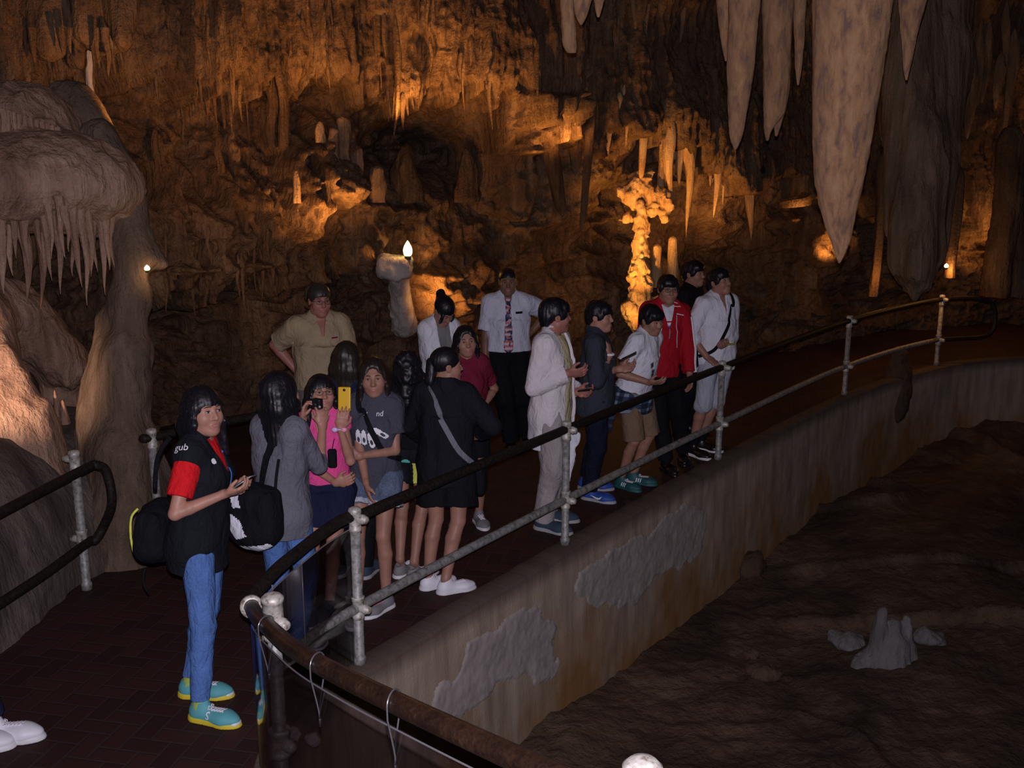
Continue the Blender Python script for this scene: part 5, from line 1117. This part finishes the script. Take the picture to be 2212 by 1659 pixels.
obj('bracelet', MB().tube([tuple(p.W['L']+np.array([.031*math.cos(a), .031*math.sin(a), .0])) for a in np.linspace(0, 2*math.pi, 17)], .005, 6), M['lilac'], p.root)
for sd in (-1, 1): obj('bracelet_bow', SDF().u(ell(p.W['L']+np.array([sd*.026, .034, 0]), (.018, .010, .015)), .004).me('bracelet_bow', .0035), M['pinkbow' if sd < 0 else 'lilac'], p.root)
yp = held('phone', 'bright yellow phone held up by the girl in pink', 'phone', M['yellow'], P(744, 862, depth(p.wld(p.Hh['L'][0]))+.055), (.037, .006, .070), Rz(rad(-4)) @ Rx(rad(-10)) , r=.006)
obj('camera_eye', lathe(MB(), (0, -.006, .052), [(0, 0), (0, .008), (.002, .008), (.002, 0)], 14, (0, -1, 0)), M['plast'], yp); obj('screen', MB().box((0, .0066, 0), (.032, .0004, .058)), M['screen'], yp)
pc = held('camera_pouch', 'black camera pouch dangling from the wrist of the girl in pink', 'pouch', M['black'], P(718, 990, depth(p.wld(p.W['L']))-.05), (.026, .016, .055), Rz(0), r=.014)
obj('wrist_cord', MB().tube([(0, 0, .05), (.006, .01, .085), (.012, .02, .11)], .0025, 6), M['black'], pc)
# ============================================================= girl in charcoal T-shirt
p = person('smiling long-haired girl in charcoal T-shirt with white shoe print and denim shorts', 1.56, (805, 770), 186, hd=(-10, 4, 4), lean=(0, -2), feet=[(770, 1338, -4), (825, 1318, 28)], R=(792, 1052, -.17), L=(775, 985, -.15), sex='f', skin='b', vox=.0055, hair='long', hcol='brown', smile=1,
           curl=(.25, .75), pole=((.5, -.2, -1), (-.9, -.3, -.8)), hdir=((-.25, .25, -1), (1, .1, .1)), pn=((-.9, -.4, 0), (0, -1, 0)), hs=1.04)
tt = top(p, 't_shirt', M['charc'], .62, -.13, .020, fold=.007, neck='crew', loose=.01, flare=.004, sr=1.15)
ds_ = legs(p, 'denim_shorts', M['denim2'], .46, .014, .008, .014); kk = p.k
for nm in 'RL':
    Hp_, K = p.Hp[nm], p.K[nm]; e_ = Hp_+(K-Hp_)*.46; u_ = nrm(K-Hp_); r_ = .090*kk*p.bulk**.5+.03
    obj('frayed_hem', SDF().u(ecap(e_-u_*.012, e_+u_*.018, (r_, r_), (r_+.003, r_+.003), (1, 0, 0), True), .005).noise(folds(.008, 40, 4, 1)).me('frayed_hem', .006), M['fray'], ds_)
shoes(p, M['s_grey'], M['s_wsole'], M['pinkbow'], 1.0)
for nm in 'RL': obj('heel_band', SDF().u(ecap((0, -.065, .012), (0, -.02, .012), (.047, .03), (.047, .03), (1, 0, 0)), .01).cut(half((0, 0, .024), (0, 0, 1))).cut(half((0, 0, .006), (0, 0, -1))).me('heel_band', .005), M['s_pink'], p.sh[nm])
fr = (-1, 0, 0); up3 = (0, 0, 1); dr3 = (0, -1, 0)
for i, (x, z, a_) in enumerate(((-.072, .265, 0), (-.034, .265, 0), (.012, .25, .2), (.075, .30, .9))):
    ca, sa = .78*math.cos(a_), .78*math.sin(a_); q = [(-.019, -.055), (0, -.065), (.019, -.055), (.021, .02), (.012, .055), (0, .065), (-.012, .055), (-.021, .02)]; q = [(x_*ca-y_*sa, x_*sa+y_*ca) for x_, y_ in q]
    pr_ = decal(p, 'shoe_print', tt, M['whitep'], q, p.tp(-x, .1, z), fr, up3, dr3, step=.005); q2 = [(.011*math.cos(t_)*ca-(.022*math.sin(t_)-.02)*sa, .011*math.cos(t_)*sa+(.022*math.sin(t_)-.02)*ca) for t_ in np.linspace(0, 2*math.pi, 14)[:-1]]
    decal(p, 'shoe_opening', pr_, M['charc'], q2, p.tp(-x, .1, z), fr, up3, dr3, .004, step=.004, objs=[tt])
decal(p, 'lettering', tt, M['whitep'], None, p.tp(-.06, .1, .405), fr, up3, dr3, .003, text='nd', size=.042)
decal(p, 'lettering', tt, M['whitep'], None, p.tp(.035, .1, .405), fr, up3, dr3, .003, text='w', size=.042)
rb = MB(); c_ = P(822, 1103, p.d0-.22)
for q_ in ((-.03, -.012), (.0, -.02), (.032, .012), (-.02, .014)): rb.tube([tuple(c_), tuple(c_+np.array([q_[0]*.6, .004, q_[1]*.6+.01])), tuple(c_+np.array([q_[0], 0, q_[1]]))], [.006, .007, .003], 8)
tag(obj('ribbon', rb, M['neon']), 'small lime green ribbon dangling by the rail, below the hand of the girl in charcoal', 'ribbon')
sb = thing('shoulder_bag', 'black shoulder bag strap crossing the chest of the girl in charcoal', 'bag', tuple(p.o), math.atan2(p.R0[1, 0], p.R0[0, 0]))
strap(p, 'strap', M['black'], sb, [p.tp(.10, -.05, .52), p.tp(.085, .10, .46), p.tp(.03, .18, .38), p.tp(-.05, .22, .28), p.tp(-.12, .18, .18), p.tp(-.17, .02, .10), p.tp(-.15, -.12, .06), p.tp(-.10, -.18, .05)], .035, .004, [tt])
obj('pouch', SDF().u(rbox(p.tp(-.05, -.175, .02), (.08, .035, .08), p.T, .03), .01).me('pouch', .008), M['black'], sb)
# ============================================================= man in khaki
p = person('man in khaki short-sleeved shirt and glasses standing behind the girls', 1.76, (688, 611), 160, hd=(-8, -2, 0), lean=(-2, 0), R=(640, 800, .12), sex='m', skin='d', vox=.0065, hair='neat', hcol='grey', glasses=True, curl=(.5, .4), pole=((.8, -.8, -.3), None), bulk=1.12)
kh = top(p, 'khaki_shirt', M['khaki'], .86, -.03, .024, fold=.010, neck='collar', loose=.045, sr=1.25); legs(p, 'trousers', M['greyp'], 1.98, .02); shoes(p, M['s_blk'], M['s_blk'])
obj('belt', SDF().u(ecap(p.tp(0, 0, -.045), p.tp(0, 0, -.01), (.185*p.k, .14*p.k), (.185*p.k, .14*p.k), (1, 0, 0), True), .002).me('belt', .007), M['s_blk'], p.root)
decal(p, 'chest_badge', kh, M['maroon'], box2(.05, .012), p.tp(-.085, .1, .36), (-1, 0, 0), (0, 0, 1), (0, -1, 0))
# ============================================================= woman with long dark hair, back turned
p = person('person with long dark hair seen from behind, in front of the khaki man', 1.60, (748, 735), 8, hd=(8, 0, 0), sex='f', skin='a', vox=.007, hair='verylong', hcol='brown', eyes=False)
top(p, 'navy_top', M['navy'], 1.9, -.12, .016); legs(p, 'trousers', M['black'], 1.97, .01); shoes(p, M['s_navy'], M['s_gsole'])
# ============================================================= curly-haired girl in teal-banded shorts
p = person('curly-haired person with dark top and teal-banded shorts, back turned', 1.49, (881, 756), 18, hd=(25, 0, 0), feet=[(905, 1248, 30), (872, 1240, 10)], R=(900, 960, .25), L=(850, 960, .25), sex='f', skin='b', vox=.0065, hair='curly', eyes=False, curl=(.5, .5))
ct = top(p, 'dark_top', M['black'], 1.5, .035, .016, fold=.009, loose=.01); sh_ = legs(p, 'shorts', M['navyblk'], .55, .018, .007, .015)
obj('waistband', SDF().u(ecap(p.tp(0, -.005, -.075), p.tp(0, 0, .0), (.182*p.k, .138*p.k), (.172*p.k, .13*p.k), (1, 0, 0), True), .002).me('waistband', .007), M['teal'], sh_)
decal(p, 'side_flash', sh_, M['neon'], [(-.02, .05), (.03, .05), (.035, -.09), (.01, -.11)], p.tp(.10, -.1, -.12), (1, 0, 0), (0, 0, 1), (0, 1, 0))
decal(p, 'collar_flash', ct, M['teal'], [(-.005, -.03), (.012, -.04), (.0, .03), (-.012, .03)], p.tp(.10, -.1, .40), (1, 0, 0), (0, 0, 1), (0, 1, 0))
shoes(p, M['s_grey'], M['s_wsole'], M['s_lace'])
# ============================================================= girl in black cardigan and white shoes
p = person('girl in black cardigan and shorts with white shoes, back turned, head in profile', 1.58, (962, 748), 8, hd=(62, 0, 0), feet=[(976, 1278, 58), (938, 1268, 50)], R=(1036, 935, .16), L=(915, 950, .3), sex='f', skin='b', vox=.006, hair='neat', eyes=True, curl=(.4, .4), pole=((1, -.45, -.55), (-.9, -.4, -.6)), bulk=1.14)
pt_ = obj('ponytail', SDF().u(cap(p.h(-.01, -.10, .02), p.h(0, -.12, -.10), .034, .03), .02).u(cap(p.h(0, -.12, -.10), p.h(0, -.11, -.19)-np.array([0, 0, .03]), .03, .012), .02).noise(folds(.006, 40, 2, .1)).me('ponytail', .006), HM['black'], p.root)
cd = top(p, 'cardigan', M['navyblk'], 1.82, -.16, .022, fold=.009, neck='crew', loose=.03, flare=.01, sr=1.2); legs(p, 'shorts', M['black'], .74, .026, .008, .02, w=1.05)
shoes(p, M['s_white'], M['s_wsole'], M['s_lace'], .98)
sb = thing('crossbody_bag', 'grey crossbody strap over the back of the girl in black cardigan', 'bag', tuple(p.o), math.atan2(p.R0[1, 0], p.R0[0, 0]))
strap(p, 'strap', M['strapg'], sb, [p.tp(-.12, -.10, .50), p.tp(-.10, -.2, .43), p.tp(-.02, -.24, .33), p.tp(.07, -.24, .21), p.tp(.14, -.2, .10), p.tp(.19, -.1, -.0), p.tp(.205, .0, -.07)], .034, .004, [cd], sw=False)
obj('pouch', SDF().u(rbox(p.tp(.225, .06, -.17), (.035, .085, .09), None, .025), .01).me('pouch', .008), M['black'], sb)
# ============================================================= girl in maroon
p = person('smiling dark-haired girl in maroon top facing the viewer', 1.54, (1003, 701), 172, hd=(-4, 5, 4), R=(1010, 870, -.05), L=(1043, 880, 0), sex='f', skin='b', vox=.0065, hair='long', hcol='black', smile=1, curl=(.4, .4))
top(p, 'maroon_top', M['maroon'], .7, -.1, .014); legs(p, 'shorts', M['black'], .7, .014); shoes(p, M['s_grey'], M['s_wsole'], M['s_lace'])
# ============================================================= girl with ponytail, head bowed
p = person('girl with ponytail and white jacket, head bowed over something in her hands', 1.63, (968, 645), 150, hd=(-8, -32, 0), lean=(7, 0), R=(985, 760, -.25), L=(1000, 760, -.2), sex='f', skin='b', vox=.0065, hair='ponytail', curl=(.5, .5), pole=((.4, -.6, -1), (-.4, -.6, -1)))
top(p, 'grey_t_shirt', M['grtee'], .5, -.1, .012); top(p, 'white_jacket', M['white'], 1.85, -.14, .024, open_=.055, fold=.008); legs(p, 'trousers', M['black'], 1.97, .01); shoes(p, M['s_grey'], M['s_wsole'])
# ============================================================= man with tie
p = person('man in white short-sleeved shirt, patterned tie and black trousers', 1.72, (1097, 577), 178, lean=(-2, 0), R=(1046, 812, -.0), L=(1146, 720, .16), feet=[(1105, 972, -4), (1138, 962, 8)], sex='m', skin='c', vox=.0065, hair='cropped', curl=(.4, .5), pole=(None, (-.9, -.6, -.2)), bulk=1.1)
sh_ = top(p, 'white_shirt', M['shirtw'], .84, .02, .022, fold=.009, neck='collar', loose=.03, sr=1.22); legs(p, 'trousers', M['black'], 1.98, .022, .006, .01); shoes(p, M['s_blk'], M['s_blk'])
obj('belt', SDF().u(ecap(p.tp(0, 0, .0), p.tp(0, 0, .035), (.175*p.k, .130*p.k), (.172*p.k, .128*p.k), (1, 0, 0), True), .002).me('belt', .007), M['s_blk'], p.root)
ti = decal(p, 'necktie', p.root, M['tie'], [(-.018, .02), (.018, .02), (.014, -.015), (.030, -.20), (.040, -.38), (.042, -.43), (0, -.475), (-.042, -.43), (-.040, -.38), (-.030, -.20), (-.014, -.015)], p.tp(0, .1, .475), (-1, 0, 0), (0, 0, 1), (0, -1, 0), .012, .008, objs=[sh_, p.body])
so = ti.modifiers.new('thickness', 'SOLIDIFY'); so.thickness = .006
decal(p, 'name_badge', sh_, M['plast'], box2(.062, .02), p.tp(-.095, .1, .37), (-1, 0, 0), (0, 0, 1), (0, -1, 0)); decal(p, 'pocket', sh_, M['shirtw'], box2(.09, .10), p.tp(-.095, .1, .30), (-1, 0, 0), (0, 0, 1), (0, -1, 0), .004)
# ============================================================= man in white jacket
p = person('man in open off-white jacket and pale yellow shirt, gazing right, phone in hand', 1.74, (1196, 641), 112, hd=(-40, 2, 0), feet=[(.13, .02, 10), (-.09, -.02, -6)], R=(1228, 806, -.14), L=(1245, 846, .12), sex='m', skin='d', vox=.0055, hair='bowl', curl=(.6, .55), glasses=True,
           pole=((.4, -.7, -1), (-.4, -.6, -1)), hdir=((-.1, 1, .1), (.05, 1, .0)), pn=((-.8, .1, .6), (.6, .1, .7)), bulk=1.02, hs=1.03)
top(p, 'yellow_shirt', M['yel'], .4, -.15, .014, neck='crew', loose=.01); top(p, 'white_undershirt', M['white'], 0, -.31, .012, flare=.01)
jk = top(p, 'white_jacket', M['offwhite'], 1.93, -.25, .025, open_=.085, fold=.012, neck='collar', loose=.012, flare=.015, sr=1.12, long_fold=.35)
legs(p, 'trousers', M['beige'], 1.99, .016, .009, .022); shoes(p, M['s_navy'], M['s_gsole'], None, 1.08)
cl_ = obj('hanging_cloth', SDF().u(ecap(p.tp(-.02, .13, -.20), p.tp(.0, .10, -.66), (.055, .020), (.018, .016), (0, 1, 0)), .01).noise(folds(.008, 20, 3, .3)).me('hanging_cloth', .007), M['white'], p.root)
phone('dark phone in the right hand of the man in the off-white jacket', P(1256, 797, p.d0-.12), Rloc(p, Rx(rad(20))))
phone('dark phone in the lower hand of the man in the off-white jacket', P(1268, 842, p.d0+.08), Rloc(p, Rx(rad(10))))
# ============================================================= boy in dark grey sweater
p = person('boy in dark grey sweater with hand on chin and bright blue shoes', 1.66, (1292, 647), 100, hd=(12, 2, 0), feet=[(1284, 1080, 20), (1278, 1056, 0)], R=(1316, 768, -.10), L=(1338, 797, -.12), sex='m', skin='a', vox=.006, hair='short', curl=(.75, .5), pole=((.35, .1, -1), (-.3, -.6, -1)), hdir=((-.25, -.12, 1), (.1, 1, .2)), pn=((-.2, -1, .1), (.6, .2, .8)))
sw_ = top(p, 'sweater', M['ink'], 1.62, -.13, .020, fold=.008, neck='crew', loose=.015, sr=1.15); obj('shirt_collar', SDF().u(ecap(p.Nb+np.array([0, 0, .015]), p.Nb+np.array([0, .01, .06]), (.074*p.k, .078*p.k), (.064*p.k, .066*p.k), (1, 0, 0), True), .004).sub(ecap(p.Nb, p.Nb+np.array([0, .012, .12]), (.058*p.k, .06*p.k), (.058*p.k, .06*p.k), (1, 0, 0), True), .004).me('shirt_collar', .006), M['navy'], p.root)
legs(p, 'trousers', M['navy2'], 1.98, .016); shoes(p, M['s_blue'], M['s_gsole'], None, 1.06)
for nm in 'RL': decal(None, 'swoosh', p.sh[nm], M['whitep'], [(-.055, .018), (-.045, -.002), (-.025, -.012), (.005, -.006), (.045, .012), (.0, .004), (-.03, .002)], (0, .03, .038), (0, -1, 0), (0, 0, 1), (-1, 0, 0), .002, .003)
obj('wristband', MB().tube([tuple(p.W['R']+np.array([.032*math.cos(a), .032*math.sin(a), .01])) for a in np.linspace(0, 2*math.pi, 17)], .010, 8), M['whitep'], p.root)
phone('phone in the lowered hand of the boy in dark grey sweater', P(1358, 770, p.d0-.14), Rloc(p, Rx(rad(30))))
# ============================================================= boy in white T-shirt
p = person('boy in white T-shirt leaning on the rail, plaid shirt tied round his waist', 1.60, (1410, 657), 128, hd=(14, 2, 6), lean=(13, 0), feet=[(1350, 1054, 8), (1378, 1044, -14)], R=(1402, 826, -.20), L=(1395, 770, .14), sex='m', skin='b', vox=.006, hair='bowl', curl=(.35, .4), pole=((.6, -.7, -.6), (-.6, -.6, -.6)), hdir=((-.1, 1, .1), (.1, 1, .2)), pn=((-.5, .1, .85), (.4, .1, .8)), bulk=.94, hs=1.03, drop=.012)
tt = top(p, 'white_t_shirt', M['white'], .62, -.035, .017, fold=.009, neck='crew', loose=.012, sr=1.2); decal(p, 'print', tt, M['charc'], [[(-.03, -.05), (.0, -.06), (.01, .0), (-.02, .01)], [(.0, .03), (.03, .02), (.035, .06), (.01, .07)], [(-.05, -.1), (.03, -.11), (.03, -.09), (-.05, -.08)]], p.tp(.03, .1, .22), (1, 0, 0), (0, 0, 1), (0, -1, 0))
legs(p, 'shorts', M['brownsh'], .98, .014, .008, .010); pls = skirt_like(p, 'waist_plaid_shirt', M['plaid'], .02, -.16, .058, .010)
for a_, q_ in ((.17, -.06), (-.15, .02), (.05, -.15)): obj('plaid_sleeve', SDF().u(ecap(p.tp(a_*1.1, q_*1.15, -.08), p.tp(a_*1.25, q_*1.25, -.36), (.045, .022), (.05, .016), (0, 1, 0)), .01).noise(folds(.008, 18, 3, .3)).me('plaid_sleeve', .007), M['plaid'], pls)
shoes(p, M['s_dteal'], M['s_dteal'], M['s_lace'], 1.0)
for nm in 'RL':
    for i in range(3): decal(None, 'stripe', p.sh[nm], M['whitep'], [(-.005, -.016), (.004, -.016), (.010, .018), (.001, .018)], (0, -.005+.019*i, .042), (0, 1, 0), (0, 0, 1), (-1, 0, 0), .0015, .003)
# ============================================================= boy in red track jacket
p = person('boy in red track jacket with white stripes and black trousers', 1.72, (1444, 591), 170, hd=(0, 4, 0), lean=(0, -3), R=(1412, 800, .1), L=(1490, 812, -.06), feet=[(1443, 1018, -5), (1476, 996, 15)], sex='m', skin='b', vox=.006, hair='short', glasses=True, curl=(.4, .35), pole=(None, (-.8, -.6, -.2)), hs=1.02)
top(p, 'white_t_shirt', M['white'], .3, -.05, .012); tj = top(p, 'track_jacket', M['track'], 1.93, -.10, .024, fold=.010, neck='v', loose=.02, sr=1.2)
bp_ = bpy.data.objects
for o_ in (-.014, .002, .018):
    Sx, Ex, Wx = p.S['L'], p.E['L'], p.W['L']; al = lambda t_: Sx+(Ex-Sx)*t_ if t_ <= 1 else Ex+(Wx-Ex)*(t_-1)
    qs = [al(t_)+np.array([-.085-o_*.7, .085-o_, 0.]) for t_ in (.12, .35, .6, .85, 1.1, 1.4, 1.7, 1.88)]; ct_ = [al(t_) for t_ in (.12, .35, .6, .85, 1.1, 1.4, 1.7, 1.88)]
    bv_ = bvh_of([tj]); L_ = []
    for q_, c_ in zip(spline(qs, 6), spline(ct_, 6)):
        d_ = nrm(c_-q_); h_ = bv_.ray_cast(Vector(q_-d_*.1), Vector(d_)); L_.append(tuple(np.array(h_[0])-d_*.002) if h_[0] is not None else None)
    L_ = [q_ for q_ in L_ if q_]; obj('stripe', MB().tube(L_, .0058, 6), M['whitep'], tj)
    L_ = []
    for t_ in np.linspace(0, 1, 14):
        q_ = p.tp(-.05-.10*t_, .035+o_, .56-.10*t_); h_ = bv_.ray_cast(Vector(q_), Vector((0, 0, -1)))
        if h_[0] is not None: L_.append(tuple(np.array(h_[0])+np.array([0, 0, .001])))
    if len(L_) > 3: obj('stripe', MB().tube(L_, .0038, 6), M['whitep'], tj)
for sd in (-1, 1): strap(p, 'piping', M['whitep'], tj, [p.tp(sd*.13, .15, .46), p.tp(sd*.125, .22, .36), p.tp(sd*.13, .24, .26), p.tp(sd*.15, .22, .16)], .007, .0015, [tj])
strap(p, 'zip', M['silver'], tj, [p.tp(0, .25, .32), p.tp(0, .25, .27), p.tp(0, .25, .24)], .01, .003, [tj])
decal(p, 'print', p.cl[0], M['bluep'], [[(-.03, -.03), (.0, -.05), (.02, -.05), (.03, .0), (-.03, .01)]], p.tp(0, .1, .34), (-1, 0, 0), (0, 0, 1), (0, -1, 0)); decal(p, 'print', p.cl[0], M['track'], [[(-.045, 0), (.045, 0), (.045, .012), (-.045, .012)]], p.tp(0, .1, .37), (-1, 0, 0), (0, 0, 1), (0, -1, 0))
decal(p, 'dark_panel', tj, M['navyblk'], [(-.06, .12), (.01, .02), (.03, -.02), (-.03, -.14), (-.07, -.1)], p.tp(.14, .1, .26), (-1, 0, 0), (0, 0, 1), (0, -1, 0), .003, .007)
legs(p, 'trousers', M['black'], 1.98, .018); shoes(p, M['s_blk'], M['s_blk'])
# ============================================================= boy in black at the back
p = person('boy in black at the back, between red jacket and white shirt', 1.74, (1496, 560), 120, hd=(8, 4, 0), sex='m', skin='b', vox=.007, hair='short', feet=None)
top(p, 'black_shirt', M['black'], 1.4, -.1, .018, neck='crew'); legs(p, 'trousers', M['black'], 1.98, .016); shoes(p, M['s_blk'], M['s_blk'])
# ============================================================= boy in white shirt with strap
p = person('boy in white shirt with black strap and pale shorts, looking up at the far end', 1.74, (1547, 577), 150, hd=(-14, 14, 0), R=(1528, 772, -.16), L=(1556, 744, -.14), feet=[(1503, 985, -4), (1522, 972, -26)], sex='m', skin='b', vox=.006, hair='short', curl=(.3, .6), pole=((.9, -.3, -.6), (-.9, -.3, -.7)), hdir=((-.3, .7, -.4), (.3, 1, 0)), pn=((0, -.4, -1), (.5, .1, .8)), smile=1)
ws = top(p, 'white_shirt', M['white'], 1.25, -.14, .022, fold=.010, neck='collar', loose=.02, sr=1.2); legs(p, 'shorts', M['palebl'], 1.06, .010, .006, .006); shoes(p, M['s_blk'], M['s_wsole'], None, 1.0, M['black'], .19)
sb = thing('sling_bag', 'black sling bag strap across the boy in white shirt', 'bag', tuple(p.o), math.atan2(p.R0[1, 0], p.R0[0, 0]))
strap(p, 'strap', M['black'], sb, [p.tp(-.10, -.06, .53), p.tp(-.10, .10, .46), p.tp(-.03, .2, .33), p.tp(.07, .22, .19), p.tp(.15, .14, .07), p.tp(.19, 0, .0)], .03, .004, [ws]); obj('pouch', SDF().u(rbox(p.tp(.215, -.09, -.03), (.04, .085, .08), None, .025), .01).me('pouch', .008), M['black'], sb)
phone('small yellowish phone in the hand of the boy in white shirt', P(1571, 744, p.d0-.2), Rloc(p, Rx(rad(10))), M['goldp'])
FLASH = 880
# ------------------------------------------------------------- light
def lamp(name, p, power, col, r=.03, spot=None, to=None, blend=.6):
    l = bpy.data.lights.new(name, 'SPOT' if spot else 'POINT'); l.energy = power; l.color = col; l.shadow_soft_size = r
    o = bpy.data.objects.new(name, l); C.objects.link(o); o.location = p
    if spot:
        l.spot_size = rad(spot); l.spot_blend = blend
        o.rotation_euler = (Vector(to)-Vector(p)).to_track_quat('-Z', 'Y').to_euler()
    return o
WARM = (1., .43, .10)
lamp('camera_flash', (.0, .02, CH+.07), FLASH, (.93, .86, 1.), .012, 128, tuple(P(1000, 760, 8)), 1.)
M['bulb'] = mat('lamp_glass', (1, .9, .6), .4, emit=(1, .74, .22), es=14)
M['housing'] = mat('lamp_housing', (.03, .025, .02), .6)
def fixture(p, r, label, es=None, h=1.0):
    t_ = thing('cave_lamp', label, 'lamp', tuple(map(float, p)))
    obj('bulb', lathe(MB(), (0, 0, 0), [(0, 0), (.0, r*.6)]+[(r*2*h*k, r*math.sin(math.pi*(.25+.74*k)) ) for k in np.linspace(.1, 1, 9)]+[(r*2.02*h, 0)], 16), M['bulb'], t_)
    obj('housing', lathe(MB(), (0, 0, -r*.8), [(0, 0), (0, r*.7), (r*.85, r*.75), (r*.85, 0)], 16), M['housing'], t_)
fixture(P(881, 553, 10.62), .045, 'tall bright yellow lamp glowing on the pale rock pedestal', h=1.7)
fixture(P(318, 584, 7.0), .018, 'small lit lamp beside the ringed column, under the stone spur')
fixture(P(2044, 578, 12.6), .025, 'tiny lit lamp at the foot of the thin glowing column on the right')
def bg(p, power, col=WARM, r=.04): lamp('cave_flood', tuple(p), power, col, r)
def wl(u, v, off, power, du=0, dv=-150, cone=115, col=WARM):     # a floodlight standing off the wall, tilted up at it
    lamp('cave_flood', tuple(on_wall(u, v, off)), power, col, .04, cone, tuple(on_wall(u+du, v+dv, 0)), 1.)
bg(P(886, 522, 10.55), 5)
wl(812, 552, .2, 7, 0, -25); wl(925, 690, 1.1, 60, 50, -90, 80); wl(905, 650, .4, 45, 90, -45, 120); wl(770, 520, .9, 60, -70, -170); wl(690, 520, 1.1, 50, -40, -170); wl(1110, 470, 1.3, 100, 0, -230, 90); wl(1190, 400, .9, 45, -20, -200); wl(1230, 330, .9, 25, 10, -150)
lamp('cave_flood', tuple(P(1345, 700, 11.2)), 240, (1., .45, .085), .04, 62, tuple(P(1390, 470, 11.9)), 1.); bg(P(1365, 680, 11.55), 8, (1., .48, .1)); wl(1440, 640, .8, 22, 0, -130, 80); lamp('cave_flood', tuple(P(1400, 520, 11.2)), 60, WARM, .04, 110, tuple(P(1420, 330, 12.3)), 1.)
wl(1786, 560, .3, 25, 0, -35, 100); wl(1735, 500, .8, 40, 0, -130, 80); bg(P(1900, 600, 13.1), 5); bg(P(2054, 585, 12.85), 6); wl(2125, 640, .9, 70, 25, -200); wl(2185, 600, .7, 90, 25, -140)
bg(P(333, 592, 7.15), .6, (1, .6, .3)); wl(430, 420, 1.6, 40, 0, -230); wl(560, 260, 1.2, 40, 0, -170); wl(880, 260, 1.2, 55, 0, -170); wl(1010, 240, 1.2, 55, 0, -150); wl(1560, 520, 1.1, 30, 0, -130); wl(720, 240, 1.2, 45, 0, -170); lamp('cave_flood', tuple(P(330, 300, 7.5)), 70, WARM, .04, 75, tuple(P(110, 60, 8.4)), 1.)
bg(P(2122, 470, 14.7), 6); bg(P(2184, 470, 14.9), 9); wl(1200, 640, 1.0, 8, 0, -100); wl(560, 620, 1.2, 8, -30, -100); lamp('cave_flood', tuple(P(-230, 860, 5.7)), 170, (1, .66, .46), .05, 46, tuple(P(30, 820, 6.9)), .9)
w = bpy.data.worlds.new('cave_dark'); bpy.context.scene.world = w; w.use_nodes = True; w.node_tree.nodes['Background'].inputs[0].default_value = (.30, .18, .12, 1); w.node_tree.nodes['Background'].inputs[1].default_value = .004
